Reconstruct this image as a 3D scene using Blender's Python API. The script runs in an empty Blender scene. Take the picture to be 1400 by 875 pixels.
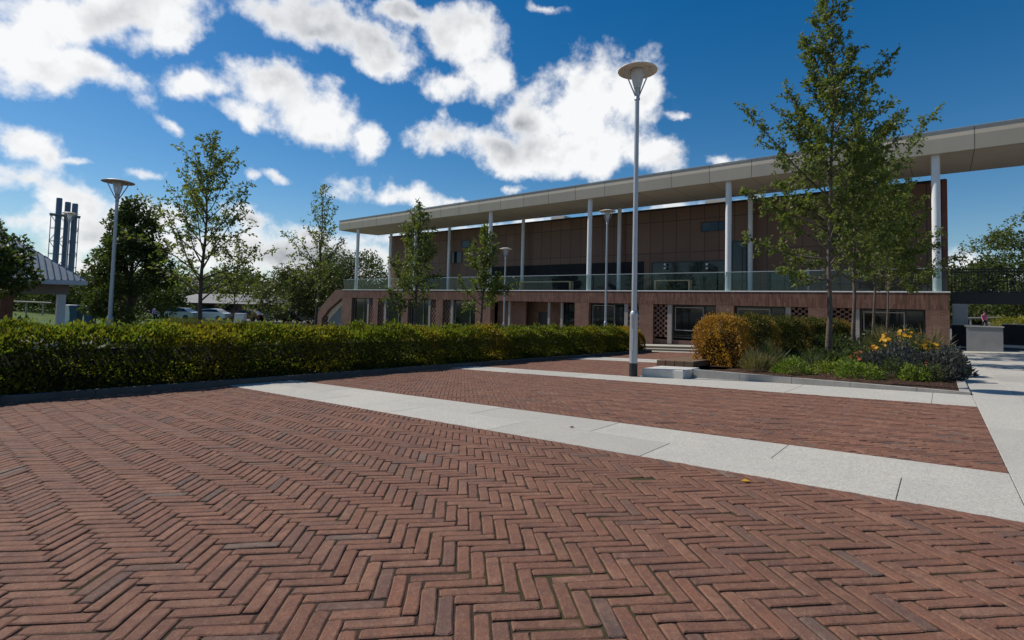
import bpy, bmesh, math, random
import numpy as np
from mathutils import Vector, Matrix
rng = np.random.default_rng(7); random.seed(7)
R = math.radians
scene = bpy.context.scene
COL = scene.collection

# ------------------------------------------------------------------ camera frame (eye at the origin, z up, +x along the facade, +y away along the hedge)
CR = Vector((0.76967, 0.63795, 0.02523)); CU = Vector((0.00996, -0.05151, 0.99862)); CF = Vector((-0.63837, 0.76835, 0.04600))
def at(px, py, Z):
    return CR*((px-700)/705*Z) - CU*((py-383)/705*Z) + CF*Z

# ------------------------------------------------------------------ ground form: the plaza falls gently away to the left and to the rear
def gz(x, y):
    return -1 + .0479*min(max(x, -30), 12) - .02145*min(max(y, -12), 34)
def G(x, y, dz=0): return Vector((x, y, gz(x, y)+dz))

# ------------------------------------------------------------------ naming helpers
def link(o, parent=None):
    COL.objects.link(o)
    if parent: o.parent = parent
    return o
def tag(o, label=None, cat=None, group=None, kind=None):
    if label: o['label'] = label
    if cat: o['category'] = cat
    if group: o['group'] = group
    if kind: o['kind'] = kind
    return o
def thing(name, label, cat, loc=(0, 0, 0), rz=0, group=None):
    o = bpy.data.objects.new(name, None); o.empty_display_size = .2
    link(o); o.location = loc; o.rotation_euler = (0, 0, rz)
    return tag(o, label, cat, group)
def copy_tree(o, parent=None):
    c = o.copy(); link(c, parent)
    for ch in [k for k in o.children]: copy_tree(ch, c)
    return c

class MB:
    """collects polygons; build() links them as one mesh object"""
    def __init__(s): s.v = []; s.f = []; s.m = []; s.sm = []
    def poly(s, pts, mi=0, smooth=False):
        b = len(s.v); s.v += [tuple(p) for p in pts]; s.f.append(list(range(b, b+len(pts)))); s.m.append(mi); s.sm.append(smooth)
    def raw(s, vs, fs, mi=0, smooth=False):
        b = len(s.v); s.v += [tuple(p) for p in vs]
        for f in fs: s.f.append([b+i for i in f]); s.m.append(mi); s.sm.append(smooth)
    def box(s, x0, x1, y0, y1, z0, z1, mi=0, bev=0):
        if bev:
            e = bev
            v = []
            for z, i in ((z0, 0), (z1-e, 0), (z1, e)):
                v += [(x0+i, y0+i, z), (x1-i, y0+i, z), (x1-i, y1-i, z), (x0+i, y1-i, z)]
            f = [(3, 2, 1, 0), (8, 9, 10, 11)]
            for k in (0, 4):
                for i in range(4):
                    j = (i+1) % 4; f.append((k+i, k+j, k+4+j, k+4+i))
            s.raw(v, f, mi); return
        v = [(x0, y0, z0), (x1, y0, z0), (x1, y1, z0), (x0, y1, z0), (x0, y0, z1), (x1, y0, z1), (x1, y1, z1), (x0, y1, z1)]
        s.raw(v, [(3, 2, 1, 0), (4, 5, 6, 7), (0, 1, 5, 4), (1, 2, 6, 5), (2, 3, 7, 6), (3, 0, 4, 7)], mi)
    def gbox(s, x0, x1, y0, y1, d0, d1, mi=0, bev=0):
        """box following the ground plane, d0..d1 above it"""
        e = bev
        def q(x, y, d): return (x, y, gz(x, y)+d)
        v = []
        for d, i in ((d0, 0), (d1-e, 0), (d1, e)):
            v += [q(x0+i, y0+i, d), q(x1-i, y0+i, d), q(x1-i, y1-i, d), q(x0+i, y1-i, d)]
        f = [(8, 9, 10, 11)]
        for k in (0, 4):
            for i in range(4):
                j = (i+1) % 4; f.append((k+i, k+j, k+4+j, k+4+i))
        s.raw(v, f, mi)
    def lathe(s, prof, n=20, c=(0, 0, 0), mi=0, smooth=True, cap=True):
        v = []; f = []
        for r, z in prof:
            for i in range(n):
                a = 2*math.pi*i/n; v.append((c[0]+r*math.cos(a), c[1]+r*math.sin(a), c[2]+z))
        for k in range(len(prof)-1):
            for i in range(n):
                j = (i+1) % n; f.append((k*n+i, k*n+j, (k+1)*n+j, (k+1)*n+i))
        s.raw(v, f, mi, smooth)
        if cap:
            s.raw(v[:n], [tuple(reversed(range(n)))], mi); s.raw(v[-n:], [tuple(range(n))], mi)
    def tube(s, pts, rad, n=6, mi=0, smooth=True, cap=True):
        pts = [Vector(p) for p in pts]; v = []; f = []
        if not hasattr(rad, '__len__'): rad = [rad]*len(pts)
        t0 = (pts[1]-pts[0]).normalized(); u = t0.orthogonal().normalized()
        for k, p in enumerate(pts):
            t = (pts[min(k+1, len(pts)-1)]-pts[max(k-1, 0)]).normalized()
            u = (u-t*u.dot(t)).normalized(); w = t.cross(u)
            for i in range(n):
                a = 2*math.pi*i/n; v.append(p+(u*math.cos(a)+w*math.sin(a))*rad[k])
        for k in range(len(pts)-1):
            for i in range(n):
                j = (i+1) % n; f.append((k*n+i, k*n+j, (k+1)*n+j, (k+1)*n+i))
        s.raw(v, f, mi, smooth)
        if cap:
            s.raw(v[:n], [tuple(reversed(range(n)))], mi); s.raw(v[-n:], [tuple(range(n))], mi)
    def build(s, name, mats, parent=None):
        me = bpy.data.meshes.new(name); me.from_pydata(s.v, [], s.f)
        for m in (mats if isinstance(mats, (list, tuple)) else [mats]): me.materials.append(m)
        me.polygons.foreach_set('material_index', s.m); me.polygons.foreach_set('use_smooth', s.sm)
        me.update()
        o = bpy.data.objects.new(name, me); return link(o, parent)

def quads(name, V, mat, parent=None, attr=None):
    """V: (n,4,3) array -> one mesh of n separate quads with an optional per-face vector attribute"""
    n = len(V); me = bpy.data.meshes.new(name)
    me.vertices.add(4*n); me.vertices.foreach_set('co', V.reshape(-1).astype(np.float32))
    me.loops.add(4*n); me.loops.foreach_set('vertex_index', np.arange(4*n, dtype=np.int32))
    me.polygons.add(n); me.polygons.foreach_set('loop_start', np.arange(0, 4*n, 4, dtype=np.int32))
    me.materials.append(mat); me.update(calc_edges=True)
    if attr is not None:
        a = me.attributes.new('tint', 'FLOAT_VECTOR', 'FACE'); a.data.foreach_set('vector', attr.reshape(-1).astype(np.float32))
    o = bpy.data.objects.new(name, me); return link(o, parent)

def leaf_quads(P, D, L, W, fold=.25, flat=0.0):
    """P base points, D directions; random roll; returns (n,4,3)"""
    n = len(P); D = D/np.linalg.norm(D, axis=1, keepdims=True)
    N = rng.normal(size=(n, 3)); N[:, 2] += flat
    S = np.cross(D, N); S /= np.linalg.norm(S, axis=1, keepdims=True)+1e-9
    N = np.cross(S, D)
    L = L[:, None]; W = W[:, None]
    mid = P + D*L*.45
    return np.stack([P, mid+S*W*.5+N*W*fold, P+D*L, mid-S*W*.5+N*W*fold], axis=1)

# ------------------------------------------------------------------ materials
class NT:
    def __init__(s, name):
        s.mat = bpy.data.materials.new(name); s.mat.use_nodes = True
        s.t = s.mat.node_tree; s.b = s.t.nodes['Principled BSDF']; s.out = s.t.nodes['Material Output']
    def n(s, typ, **kw):
        nd = s.t.nodes.new(typ)
        for k, v in kw.items():
            if k[0] == '_': setattr(nd, k[1:], v)
            else:
                i = nd.inputs[int(k[1:])] if k[0] == 'i' and k[1:].isdigit() else nd.inputs[k.replace('__', ' ')]
                if isinstance(v, bpy.types.NodeSocket): s.t.links.new(v, i)
                else: i.default_value = v
        return nd
    def link(s, a, b): s.t.links.new(a, b)
    def coord(s, which='Object', scale=None):
        c = s.n('ShaderNodeTexCoord').outputs[which]
        if scale:
            m = s.n('ShaderNodeMapping'); s.link(c, m.inputs[0]); m.inputs['Scale'].default_value = scale; return m.outputs[0]
        return c
    def noise(s, vec, scale, detail=4, rough=.6, out='Fac'):
        nd = s.n('ShaderNodeTexNoise'); s.link(vec, nd.inputs['Vector'])
        nd.inputs['Scale'].default_value = scale; nd.inputs['Detail'].default_value = detail; nd.inputs['Roughness'].default_value = rough
        return nd.outputs[out]
    def ramp(s, fac, stops, interp='LINEAR'):
        nd = s.n('ShaderNodeValToRGB'); s.link(fac, nd.inputs[0]); cr = nd.color_ramp; cr.interpolation = interp
        while len(cr.elements) < len(stops): cr.elements.new(.5)
        for e, (p, c) in zip(cr.elements, stops):
            e.position = p; e.color = (c, c, c, 1) if isinstance(c, (int, float)) else (*c, 1)
        return nd.outputs[0]
    def mix(s, fac, a, b, mode='MIX'):
        nd = s.n('ShaderNodeMix', _data_type='RGBA', _blend_type=mode)
        for sock, v in ((nd.inputs[0], fac), (nd.inputs[6], a), (nd.inputs[7], b)):
            if isinstance(v, bpy.types.NodeSocket): s.link(v, sock)
            elif isinstance(v, (int, float)): sock.default_value = v
            else: sock.default_value = (*v, 1)
        return nd.outputs[2]
    def math(s, op, a, b=0.0, c=None, clamp=False):
        nd = s.n('ShaderNodeMath', _operation=op, _use_clamp=clamp)
        for i, v in enumerate((a, b) if c is None else (a, b, c)):
            if isinstance(v, bpy.types.NodeSocket): s.link(v, nd.inputs[i])
            else: nd.inputs[i].default_value = v
        return nd.outputs[0]
    def set(s, color=None, rough=None, metal=None, spec=None, bump=None, bstr=.3, bdist=.01):
        for k, v in (('Base Color', color), ('Roughness', rough), ('Metallic', metal), ('Specular IOR Level', spec)):
            if v is None: continue
            if isinstance(v, bpy.types.NodeSocket): s.link(v, s.b.inputs[k])
            elif k == 'Base Color': s.b.inputs[k].default_value = (*v, 1)
            else: s.b.inputs[k].default_value = v
        if bump is not None:
            nd = s.n('ShaderNodeBump'); s.link(bump, nd.inputs['Height']); nd.inputs['Strength'].default_value = bstr; nd.inputs['Distance'].default_value = bdist
            s.link(nd.outputs[0], s.b.inputs['Normal'])
        return s.mat

def simple(name, c, rough=.6, metal=0, var=.15, scale=8, bump=.1, spec=.4):
    t = NT(name); v = t.coord()
    f = t.noise(v, scale, 5)
    a = tuple(max(0, x*(1-var)) for x in c); b = tuple(min(1, x*(1+var)) for x in c)
    return t.set(t.ramp(f, [(.3, a), (.7, b)]), rough, metal, spec, t.noise(v, scale*9, 3) if bump else None, bump, .01)

M = {}
M['steel'] = simple('grey_painted_steel', (.42, .44, .46), .4, .3, .06, 4, 0)
M['white_steel'] = simple('white_painted_steel', (.74, .75, .755), .45, 0, .05, 3, .0)
M['black'] = simple('black_rubber', (.02, .02, .022), .6, 0, .2, 10, .1)
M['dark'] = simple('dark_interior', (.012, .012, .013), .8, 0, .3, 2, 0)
M['dark_metal'] = simple('dark_bridge_steel', (.025, .024, .024), .5, .2, .2, 5, .05)
M['frame'] = simple('dark_window_frame', (.03, .03, .03), .4, 0, .1, 5, 0)
M['cream'] = simple('cream_dish', (.66, .60, .50), .5, 0, .05, 5, 0)
M['mull'] = simple('pale_mullion', (.3, .26, .235), .5, 0, .08, 5, 0)
M['white'] = simple('white_panel', (.75, .75, .73), .5, 0, .06, 3, .02)
M['tin'] = simple('grey_ribbed_tin', (.34, .37, .38), .45, .3, .08, 3, .02)
M['bluegrey'] = simple('blue_grey_steel', (.15, .19, .24), .5, .2, .15, .5, .0)
M['bluebin'] = simple('blue_plastic', (.02, .07, .13), .5, 0, .15, 4, .02)
M['brown_pier'] = simple('red_brown_pier', (.22, .1, .06), .8, 0, .2, 6, .1)
M['rail_wood'] = simple('pale_rail_timber', (.34, .31, .27), .7, 0, .15, 6, .1)
M['dark_wall'] = simple('dark_blue_cladding', (.022, .026, .036), .7, 0, .2, 2, .05)
M['low_brown'] = simple('brown_far_wall', (.10, .065, .05), .8, 0, .25, .6, .05)
M['far_roof'] = simple('far_grey_roof', (.19, .19, .19), .7, 0, .2, .6, .05)
M['skin'] = simple('skin', (.5, .3, .22), .5, 0, .05, 8, 0)
M['hair'] = simple('dark_hair', (.03, .02, .015), .6, 0, .2, 20, 0)
M['purple'] = simple('lilac_cloth', (.5, .34, .62), .8, 0, .1, 8, 0)
M['pinkc'] = simple('pink_cloth', (.5, .14, .2), .8, 0, .1, 8, 0)
M['trousers'] = simple('dark_cloth', (.02, .02, .025), .85, 0, .2, 8, 0)
M['tyre'] = simple('tyre_rubber', (.02, .02, .02), .8, 0, .1, 8, 0)
M['carglass'] = simple('car_glass', (.015, .018, .02), .08, 0, .1, 1, 0, .6)

def m_car(n, c):
    t = NT(n); t.b.inputs['Coat Weight'].default_value = .5
    return t.set(c, .35, .1)
M['car_white'] = m_car('white_car_paint', (.75, .75, .75)); M['car_silver'] = m_car('silver_car_paint', (.4, .41, .43)); M['car_red'] = m_car('dark_red_car_paint', (.16, .02, .02))

def m_paver():
    t = NT('clay_paver'); at_ = t.n('ShaderNodeAttribute', _attribute_name='tint'); sep = t.n('ShaderNodeSeparateXYZ'); t.link(at_.outputs['Vector'], sep.inputs[0])
    v = t.coord()
    c = t.ramp(sep.outputs[0], [(0, (.165, .078, .05)), (.15, (.215, .098, .06)), (.4, (.25, .117, .072)), (.6, (.225, .096, .058)), (.8, (.28, .142, .088)), (.9, (.19, .098, .068)), (.96, (.15, .09, .07)), (.985, (.105, .08, .07)), (1, (.21, .155, .115))])
    big = t.noise(v, 1.1, 4)
    c = t.mix(t.ramp(big, [(.35, .0), (.7, .5)]), c, (.15, .078, .054))
    off = t.n('ShaderNodeVectorMath', _operation='MULTIPLY_ADD'); t.link(at_.outputs['Vector'], off.inputs[0]); off.inputs[1].default_value = (17, 31, 0); t.link(v, off.inputs[2])
    patch = t.noise(off.outputs[0], 13, 6, .72)
    kiln = t.noise(off.outputs[0], 5, 3, .6)
    c = t.mix(t.ramp(kiln, [(.55, 0), (.7, .55)]), c, (.11, .066, .052))
    c = t.mix(t.ramp(kiln, [(.30, .45), (.42, 0)]), c, (.33, .18, .12))
    c = t.mix(t.ramp(patch, [(.42, 0), (.70, .8)]), c, (.135, .07, .055))
    dust = t.noise(v, 45, 5, .7)
    c = t.mix(t.ramp(dust, [(.52, 0), (.76, .42)]), c, (.36, .24, .17))
    spk = t.noise(v, 220, 2, .5)
    c = t.mix(t.ramp(spk, [(.32, .6), (.48, 0)]), c, (.06, .035, .028))
    b = t.math('ADD', t.noise(v, 60, 6, .7), t.math('MULTIPLY', patch, 1.2))
    return t.set(c, t.ramp(patch, [(.2, .74), (.8, .92)]), 0, .22, b, .8, .007)
M['paver'] = m_paver()
def m_joint():
    t = NT('sandy_joint'); v = t.coord()
    moss = t.noise(v, 1.3, 5, .7)
    c = t.mix(t.ramp(moss, [(.52, 0), (.66, .8)]), (.045, .033, .025), (.06, .062, .018))
    c = t.mix(t.ramp(t.noise(v, 90, 3), [(.5, 0), (.75, .5)]), c, (.1, .07, .05))
    return t.set(c, .95, 0, .1, t.noise(v, 120, 3), .6, .006)
M['joint'] = m_joint()
def m_granite():
    t = NT('pale_granite_aggregate'); v = t.coord()
    sp = t.n('ShaderNodeTexVoronoi'); t.link(v, sp.inputs['Vector']); sp.inputs['Scale'].default_value = 150
    rnd = t.n('ShaderNodeSeparateColor'); t.link(sp.outputs['Color'], rnd.inputs[0])
    c = t.ramp(rnd.outputs[0], [(0, (.29, .265, .22)), (.2, (.41, .385, .33)), (.55, (.49, .462, .40)), (1, (.58, .55, .485))])
    c = t.mix(t.ramp(t.noise(v, 1.2, 6, .7), [(.4, 0), (.72, .5)]), c, (.36, .345, .315))
    c = t.mix(t.ramp(t.noise(v, 7, 5, .75), [(.55, 0), (.75, .35)]), c, (.3, .28, .25))
    at_ = t.n('ShaderNodeAttribute', _attribute_name='tint'); sep = t.n('ShaderNodeSeparateXYZ'); t.link(at_.outputs['Vector'], sep.inputs[0])
    c = t.mix(sep.outputs[0], c, (.30, .28, .245))
    stain = t.n('ShaderNodeTexVoronoi'); t.link(v, stain.inputs['Vector']); stain.inputs['Scale'].default_value = 1.7
    c = t.mix(t.ramp(stain.outputs['Distance'], [(.018, .85), (.03, 0)]), c, (.06, .055, .05))
    return t.set(c, .8, 0, .3, sp.outputs['Distance'], .25, .003)
M['granite'] = m_granite()
M['concrete'] = simple('grey_concrete', (.36, .35, .325), .8, 0, .12, 5, .25)
M['kerb'] = simple('shadow_darkened_kerb', (.085, .08, .074), .85, 0, .2, 4, .3)  # grey kerb, with the hedge's shadow put into its colour
M['pale_concrete'] = simple('pale_block_concrete', (.52, .50, .45), .8, 0, .1, 5, .25)
M['kerb_pale'] = simple('pale_grey_kerb', (.34, .32, .285), .85, 0, .15, 4, .3)
M['lowwall'] = simple('grey_rendered_wall', (.22, .22, .22), .8, 0, .1, 3, .1)
def m_mulch():
    t = NT('bark_mulch'); v = t.coord()
    vo = t.n('ShaderNodeTexVoronoi'); t.link(v, vo.inputs['Vector']); vo.inputs['Scale'].default_value = 28
    sp = t.n('ShaderNodeSeparateColor'); t.link(vo.outputs['Color'], sp.inputs[0])
    c = t.ramp(sp.outputs[0], [(0, (.03, .016, .011)), (.6, (.065, .035, .023)), (.9, (.10, .06, .04)), (1, (.16, .11, .075))])
    return t.set(c, .95, 0, .1, vo.outputs['Distance'], 1, .03)
M['mulch'] = m_mulch()
def m_ground():
    t = NT('tarmac_ground'); v = t.coord()
    c = t.ramp(t.noise(v, .15, 5), [(.35, (.11, .105, .1)), (.65, (.18, .17, .16))])
    return t.set(c, .9, 0, .2, t.noise(v, 40, 4), .3, .01)
M['ground'] = m_ground()
def m_lawn():
    t = NT('rough_grass'); v = t.coord()
    c = t.ramp(t.noise(v, .8, 6, .7), [(.3, (.05, .085, .02)), (.55, (.085, .13, .03)), (.75, (.15, .15, .05))])
    return t.set(c, .9, 0, .1, t.noise(v, 25, 4), .8, .05)
M['lawn'] = m_lawn()

def m_leaf(name, dark, light, alt, transl=.45, gloss=.5, spec=.25):
    """tint.x: random light/dark, tint.y: 0..1 share of the alternative colour"""
    t = NT(name); a = t.n('ShaderNodeAttribute', _attribute_name='tint'); sep = t.n('ShaderNodeSeparateXYZ'); t.link(a.outputs['Vector'], sep.inputs[0])
    c = t.ramp(sep.outputs[0], [(0, dark), (1, light)])
    c = t.mix(sep.outputs[1], c, alt)
    t.set(c, gloss, 0, spec)
    tr = t.n('ShaderNodeBsdfTranslucent'); tc = t.mix(1.0, c, (1.0, 1.15, .5), 'MULTIPLY'); t.link(tc, tr.inputs[0])
    mx = t.n('ShaderNodeMixShader'); mx.inputs[0].default_value = transl
    t.link(t.b.outputs[0], mx.inputs[1]); t.link(tr.outputs[0], mx.inputs[2]); t.link(mx.outputs[0], t.out.inputs[0])
    return t.mat
M['hedge_leaf'] = m_leaf('hedge_leaf', (.052, .082, .014), (.18, .225, .032), (.36, .21, .025), .6)
M['brown_leaf'] = m_leaf('brown_hedge_leaf', (.03, .045, .012), (.08, .10, .02), (.46, .235, .05), .45)
M['tree_leaf'] = m_leaf('tree_leaf', (.065, .095, .026), (.18, .215, .055), (.28, .28, .08), .45, .5, .25)
M['oak_leaf'] = m_leaf('slender_tree_leaf', (.075, .105, .028), (.20, .235, .06), (.3, .27, .075), .45, .5, .25)
M['dense_leaf'] = m_leaf('dense_tree_leaf', (.032, .052, .013), (.10, .135, .03), (.16, .16, .04), .35)
M['far_leaf'] = m_leaf('far_tree_leaf', (.035, .058, .017), (.095, .125, .035), (.13, .115, .035), .35)
M['lime_leaf'] = m_leaf('lime_plant_leaf', (.09, .15, .02), (.2, .29, .04), (.28, .28, .05), .4)
M['herb_leaf'] = m_leaf('herb_leaf', (.03, .055, .018), (.08, .12, .04), (.14, .11, .05), .4)
M['grass_leaf'] = m_leaf('grass_blade', (.05, .075, .03), (.12, .15, .06), (.24, .19, .10), .4)
M['lav_leaf'] = m_leaf('grey_shrub_leaf', (.05, .058, .05), (.115, .12, .115), (.085, .075, .095), .3)
M['orange'] = m_leaf('orange_petal', (.34, .085, .015), (.46, .14, .02), (.36, .04, .015), .3)
M['yellow'] = m_leaf('yellow_petal', (.55, .27, .008), (.72, .42, .02), (.55, .2, .01), .3)
M['yellow_leaf'] = m_leaf('yellow_shrub_leaf', (.15, .16, .02), (.32, .3, .04), (.35, .25, .03), .4)

def m_bark(name, a, b, mark):
    t = NT(name); v = t.coord('Object', (1, 1, .25))
    c = t.ramp(t.noise(v, 18, 6, .7), [(.3, a), (.7, b)])
    v2 = t.coord('Object', (2, 2, 9))
    c = t.mix(t.ramp(t.noise(v2, 2.2, 4, .7), [(.56, 0), (.66, .8)]), c, mark)
    return t.set(c, .85, 0, .2, t.noise(v, 40, 5), .5, .01)
M['bark'] = m_bark('pale_bark', (.085, .064, .05), (.185, .145, .115), (.035, .027, .023))
M['dbark'] = m_bark('dark_bark', (.07, .055, .042), (.14, .11, .085), (.03, .025, .02))

def m_brick(name, c1, c2, mort, bw, bh, vert=False):
    t = NT(name); co = t.coord(); s = t.n('ShaderNodeSeparateXYZ'); t.link(co, s.inputs[0])
    u = t.math('ADD', s.outputs[0], s.outputs[1]); cb = t.n('ShaderNodeCombineXYZ')
    if vert: t.link(s.outputs[2], cb.inputs[0]); t.link(u, cb.inputs[1])
    else: t.link(u, cb.inputs[0]); t.link(s.outputs[2], cb.inputs[1])
    br = t.n('ShaderNodeTexBrick'); t.link(cb.outputs[0], br.inputs['Vector'])
    for k, v in (('Color1', (*c1, 1)), ('Color2', (*c2, 1)), ('Mortar', (*mort, 1)), ('Scale', 1.0), ('Mortar Size', .008), ('Mortar Smooth', .2), ('Bias', 0.0), ('Brick Width', bw), ('Row Height', bh)):
        br.inputs[k].default_value = v
    c = br.outputs['Color']
    nz = t.noise(cb.outputs[0], 1.1, 5, .7)
    c = t.mix(t.ramp(nz, [(.35, .0), (.7, .55)]), c, tuple(x*.62 for x in c1))
    vs = t.n('ShaderNodeMapping'); t.link(cb.outputs[0], vs.inputs[0]); vs.inputs['Scale'].default_value = (.6, 7, 1) if vert else (7, .8, 1)
    st = t.noise(vs.outputs[0], 1.0, 4, .7)
    c = t.mix(t.ramp(st, [(.5, 0), (.75, .4)]), c, tuple(min(1, x*1.45) for x in c2))
    return t.set(c, .85, 0, .25, br.outputs['Fac'], -.5, .01)
M['brick'] = m_brick('red_brown_brick', (.165, .08, .057), (.23, .118, .087), (.19, .155, .13), .225, .075)
M['soldier'] = m_brick('soldier_course_brick', (.115, .055, .04), (.24, .122, .09), (.09, .066, .055), .46, .09, True)
def m_cladding():
    t = NT('brown_metal_cladding'); co = t.coord(); s = t.n('ShaderNodeSeparateXYZ'); t.link(co, s.inputs[0])
    cb = t.n('ShaderNodeCombineXYZ'); t.link(s.outputs[0], cb.inputs[0]); t.link(s.outputs[2], cb.inputs[1])
    br = t.n('ShaderNodeTexBrick'); t.link(cb.outputs[0], br.inputs['Vector']); br.offset = 0
    for k, v in (('Color1', (.165, .088, .056, 1)), ('Color2', (.205, .108, .069, 1)), ('Mortar', (.06, .035, .027, 1)), ('Scale', 1.0), ('Mortar Size', .03), ('Mortar Smooth', .1), ('Brick Width', 1.02), ('Row Height', 2.35)):
        br.inputs[k].default_value = v
    c = t.mix(t.ramp(t.noise(co, .5, 4), [(.35, 0), (.7, .4)]), br.outputs['Color'], (.12, .066, .046))
    return t.set(c, .5, .1, .4, br.outputs['Fac'], -.4, .02)
M['cladding'] = m_cladding()
def m_roof():
    t = NT('pale_canopy_panel'); co = t.coord(); s = t.n('ShaderNodeSeparateXYZ'); t.link(co, s.inputs[0])
    cb = t.n('ShaderNodeCombineXYZ'); t.link(s.outputs[0], cb.inputs[0]); t.link(s.outputs[1], cb.inputs[1])
    br = t.n('ShaderNodeTexBrick'); t.link(cb.outputs[0], br.inputs['Vector']); br.offset = 0
    for k, v in (('Color1', (.49, .425, .335, 1)), ('Color2', (.53, .46, .365, 1)), ('Mortar', (.16, .14, .12, 1)), ('Scale', 1.0), ('Mortar Size', .02), ('Mortar Smooth', .0), ('Brick Width', 2.39), ('Row Height', 50.0)):
        br.inputs[k].default_value = v
    c = t.mix(t.ramp(t.noise(t.coord('Object', (1.5, 1, .3)), .8, 5), [(.4, 0), (.75, .35)]), br.outputs['Color'], (.38, .33, .265))
    return t.set(c, .6, 0, .3)
M['canopy'] = m_roof()
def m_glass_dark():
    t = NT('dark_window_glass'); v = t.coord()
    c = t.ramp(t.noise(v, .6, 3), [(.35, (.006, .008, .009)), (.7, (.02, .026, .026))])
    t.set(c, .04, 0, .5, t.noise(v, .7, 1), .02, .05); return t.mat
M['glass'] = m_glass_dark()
def m_balustrade():
    t = NT('clear_balustrade_glass')
    tr = t.n('ShaderNodeBsdfTransparent'); tr.inputs[0].default_value = (.86, .91, .90, 1)
    gl = t.n('ShaderNodeBsdfGlossy'); gl.inputs['Roughness'].default_value = .03; gl.inputs[0].default_value = (.8, .9, .9, 1)
    lw = t.n('ShaderNodeLayerWeight'); lw.inputs[0].default_value = .5
    f = t.math('ADD', t.math('MULTIPLY', t.math('POWER', lw.outputs['Facing'], 5.0), .6), .02, clamp=True)
    mx = t.n('ShaderNodeMixShader'); t.link(f, mx.inputs[0]); t.link(tr.outputs[0], mx.inputs[1]); t.link(gl.outputs[0], mx.inputs[2]); t.link(mx.outputs[0], t.out.inputs[0])
    return t.mat
M['balu'] = m_balustrade()
def m_diffuser():
    t = NT('frosted_lamp_glass'); t.b.inputs['Transmission Weight'].default_value = .5
    return t.set((.8, .82, .82), .35, 0, .5)
M['frost'] = m_diffuser()
def m_timber():
    t = NT('weathered_timber'); v = t.coord('Object', (9, .8, 9))
    c = t.ramp(t.noise(v, 3, 6, .7), [(.3, (.12, .075, .047)), (.7, (.24, .16, .10))])
    return t.set(c, .75, 0, .25, t.noise(v, 9, 5), .4, .01)
M['timber'] = m_timber()
M['pale_timber'] = simple('pale_bench_timber', (.42, .34, .22), .7, 0, .12, 4, .1)

# ------------------------------------------------------------------ ground, paving
def grid_sheet(name, xs, ys, dz, mat):
    mb = MB(); v = [(x, y, gz(x, y)+dz) for y in ys for x in xs]; nx = len(xs); f = []
    for j in range(len(ys)-1):
        for i in range(nx-1): f.append((j*nx+i, j*nx+i+1, (j+1)*nx+i+1, (j+1)*nx+i))
    mb.raw(v, f); o = mb.build(name, mat); tag(o, kind='structure'); return o
grid_sheet('ground', [-1500, -300, -30, 12, 60, 1500], [-400, -12, 34, 200, 1500], -.03, M['ground'])
grid_sheet('lawn', [-200, -66, -47], [-60, -12, 30], -.012, M['lawn'])
grid_sheet('footpath', [-47, -40.5], [-30, -12, 13], -.012, M['granite'])
grid_sheet('grass_verge', [-24, -11.6], [-12, 27], -.012, M['lawn'])
grid_sheet('grass_bank', [-40, -30, -24.4], [13.2, 30], -.012, M['lawn'])

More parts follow.
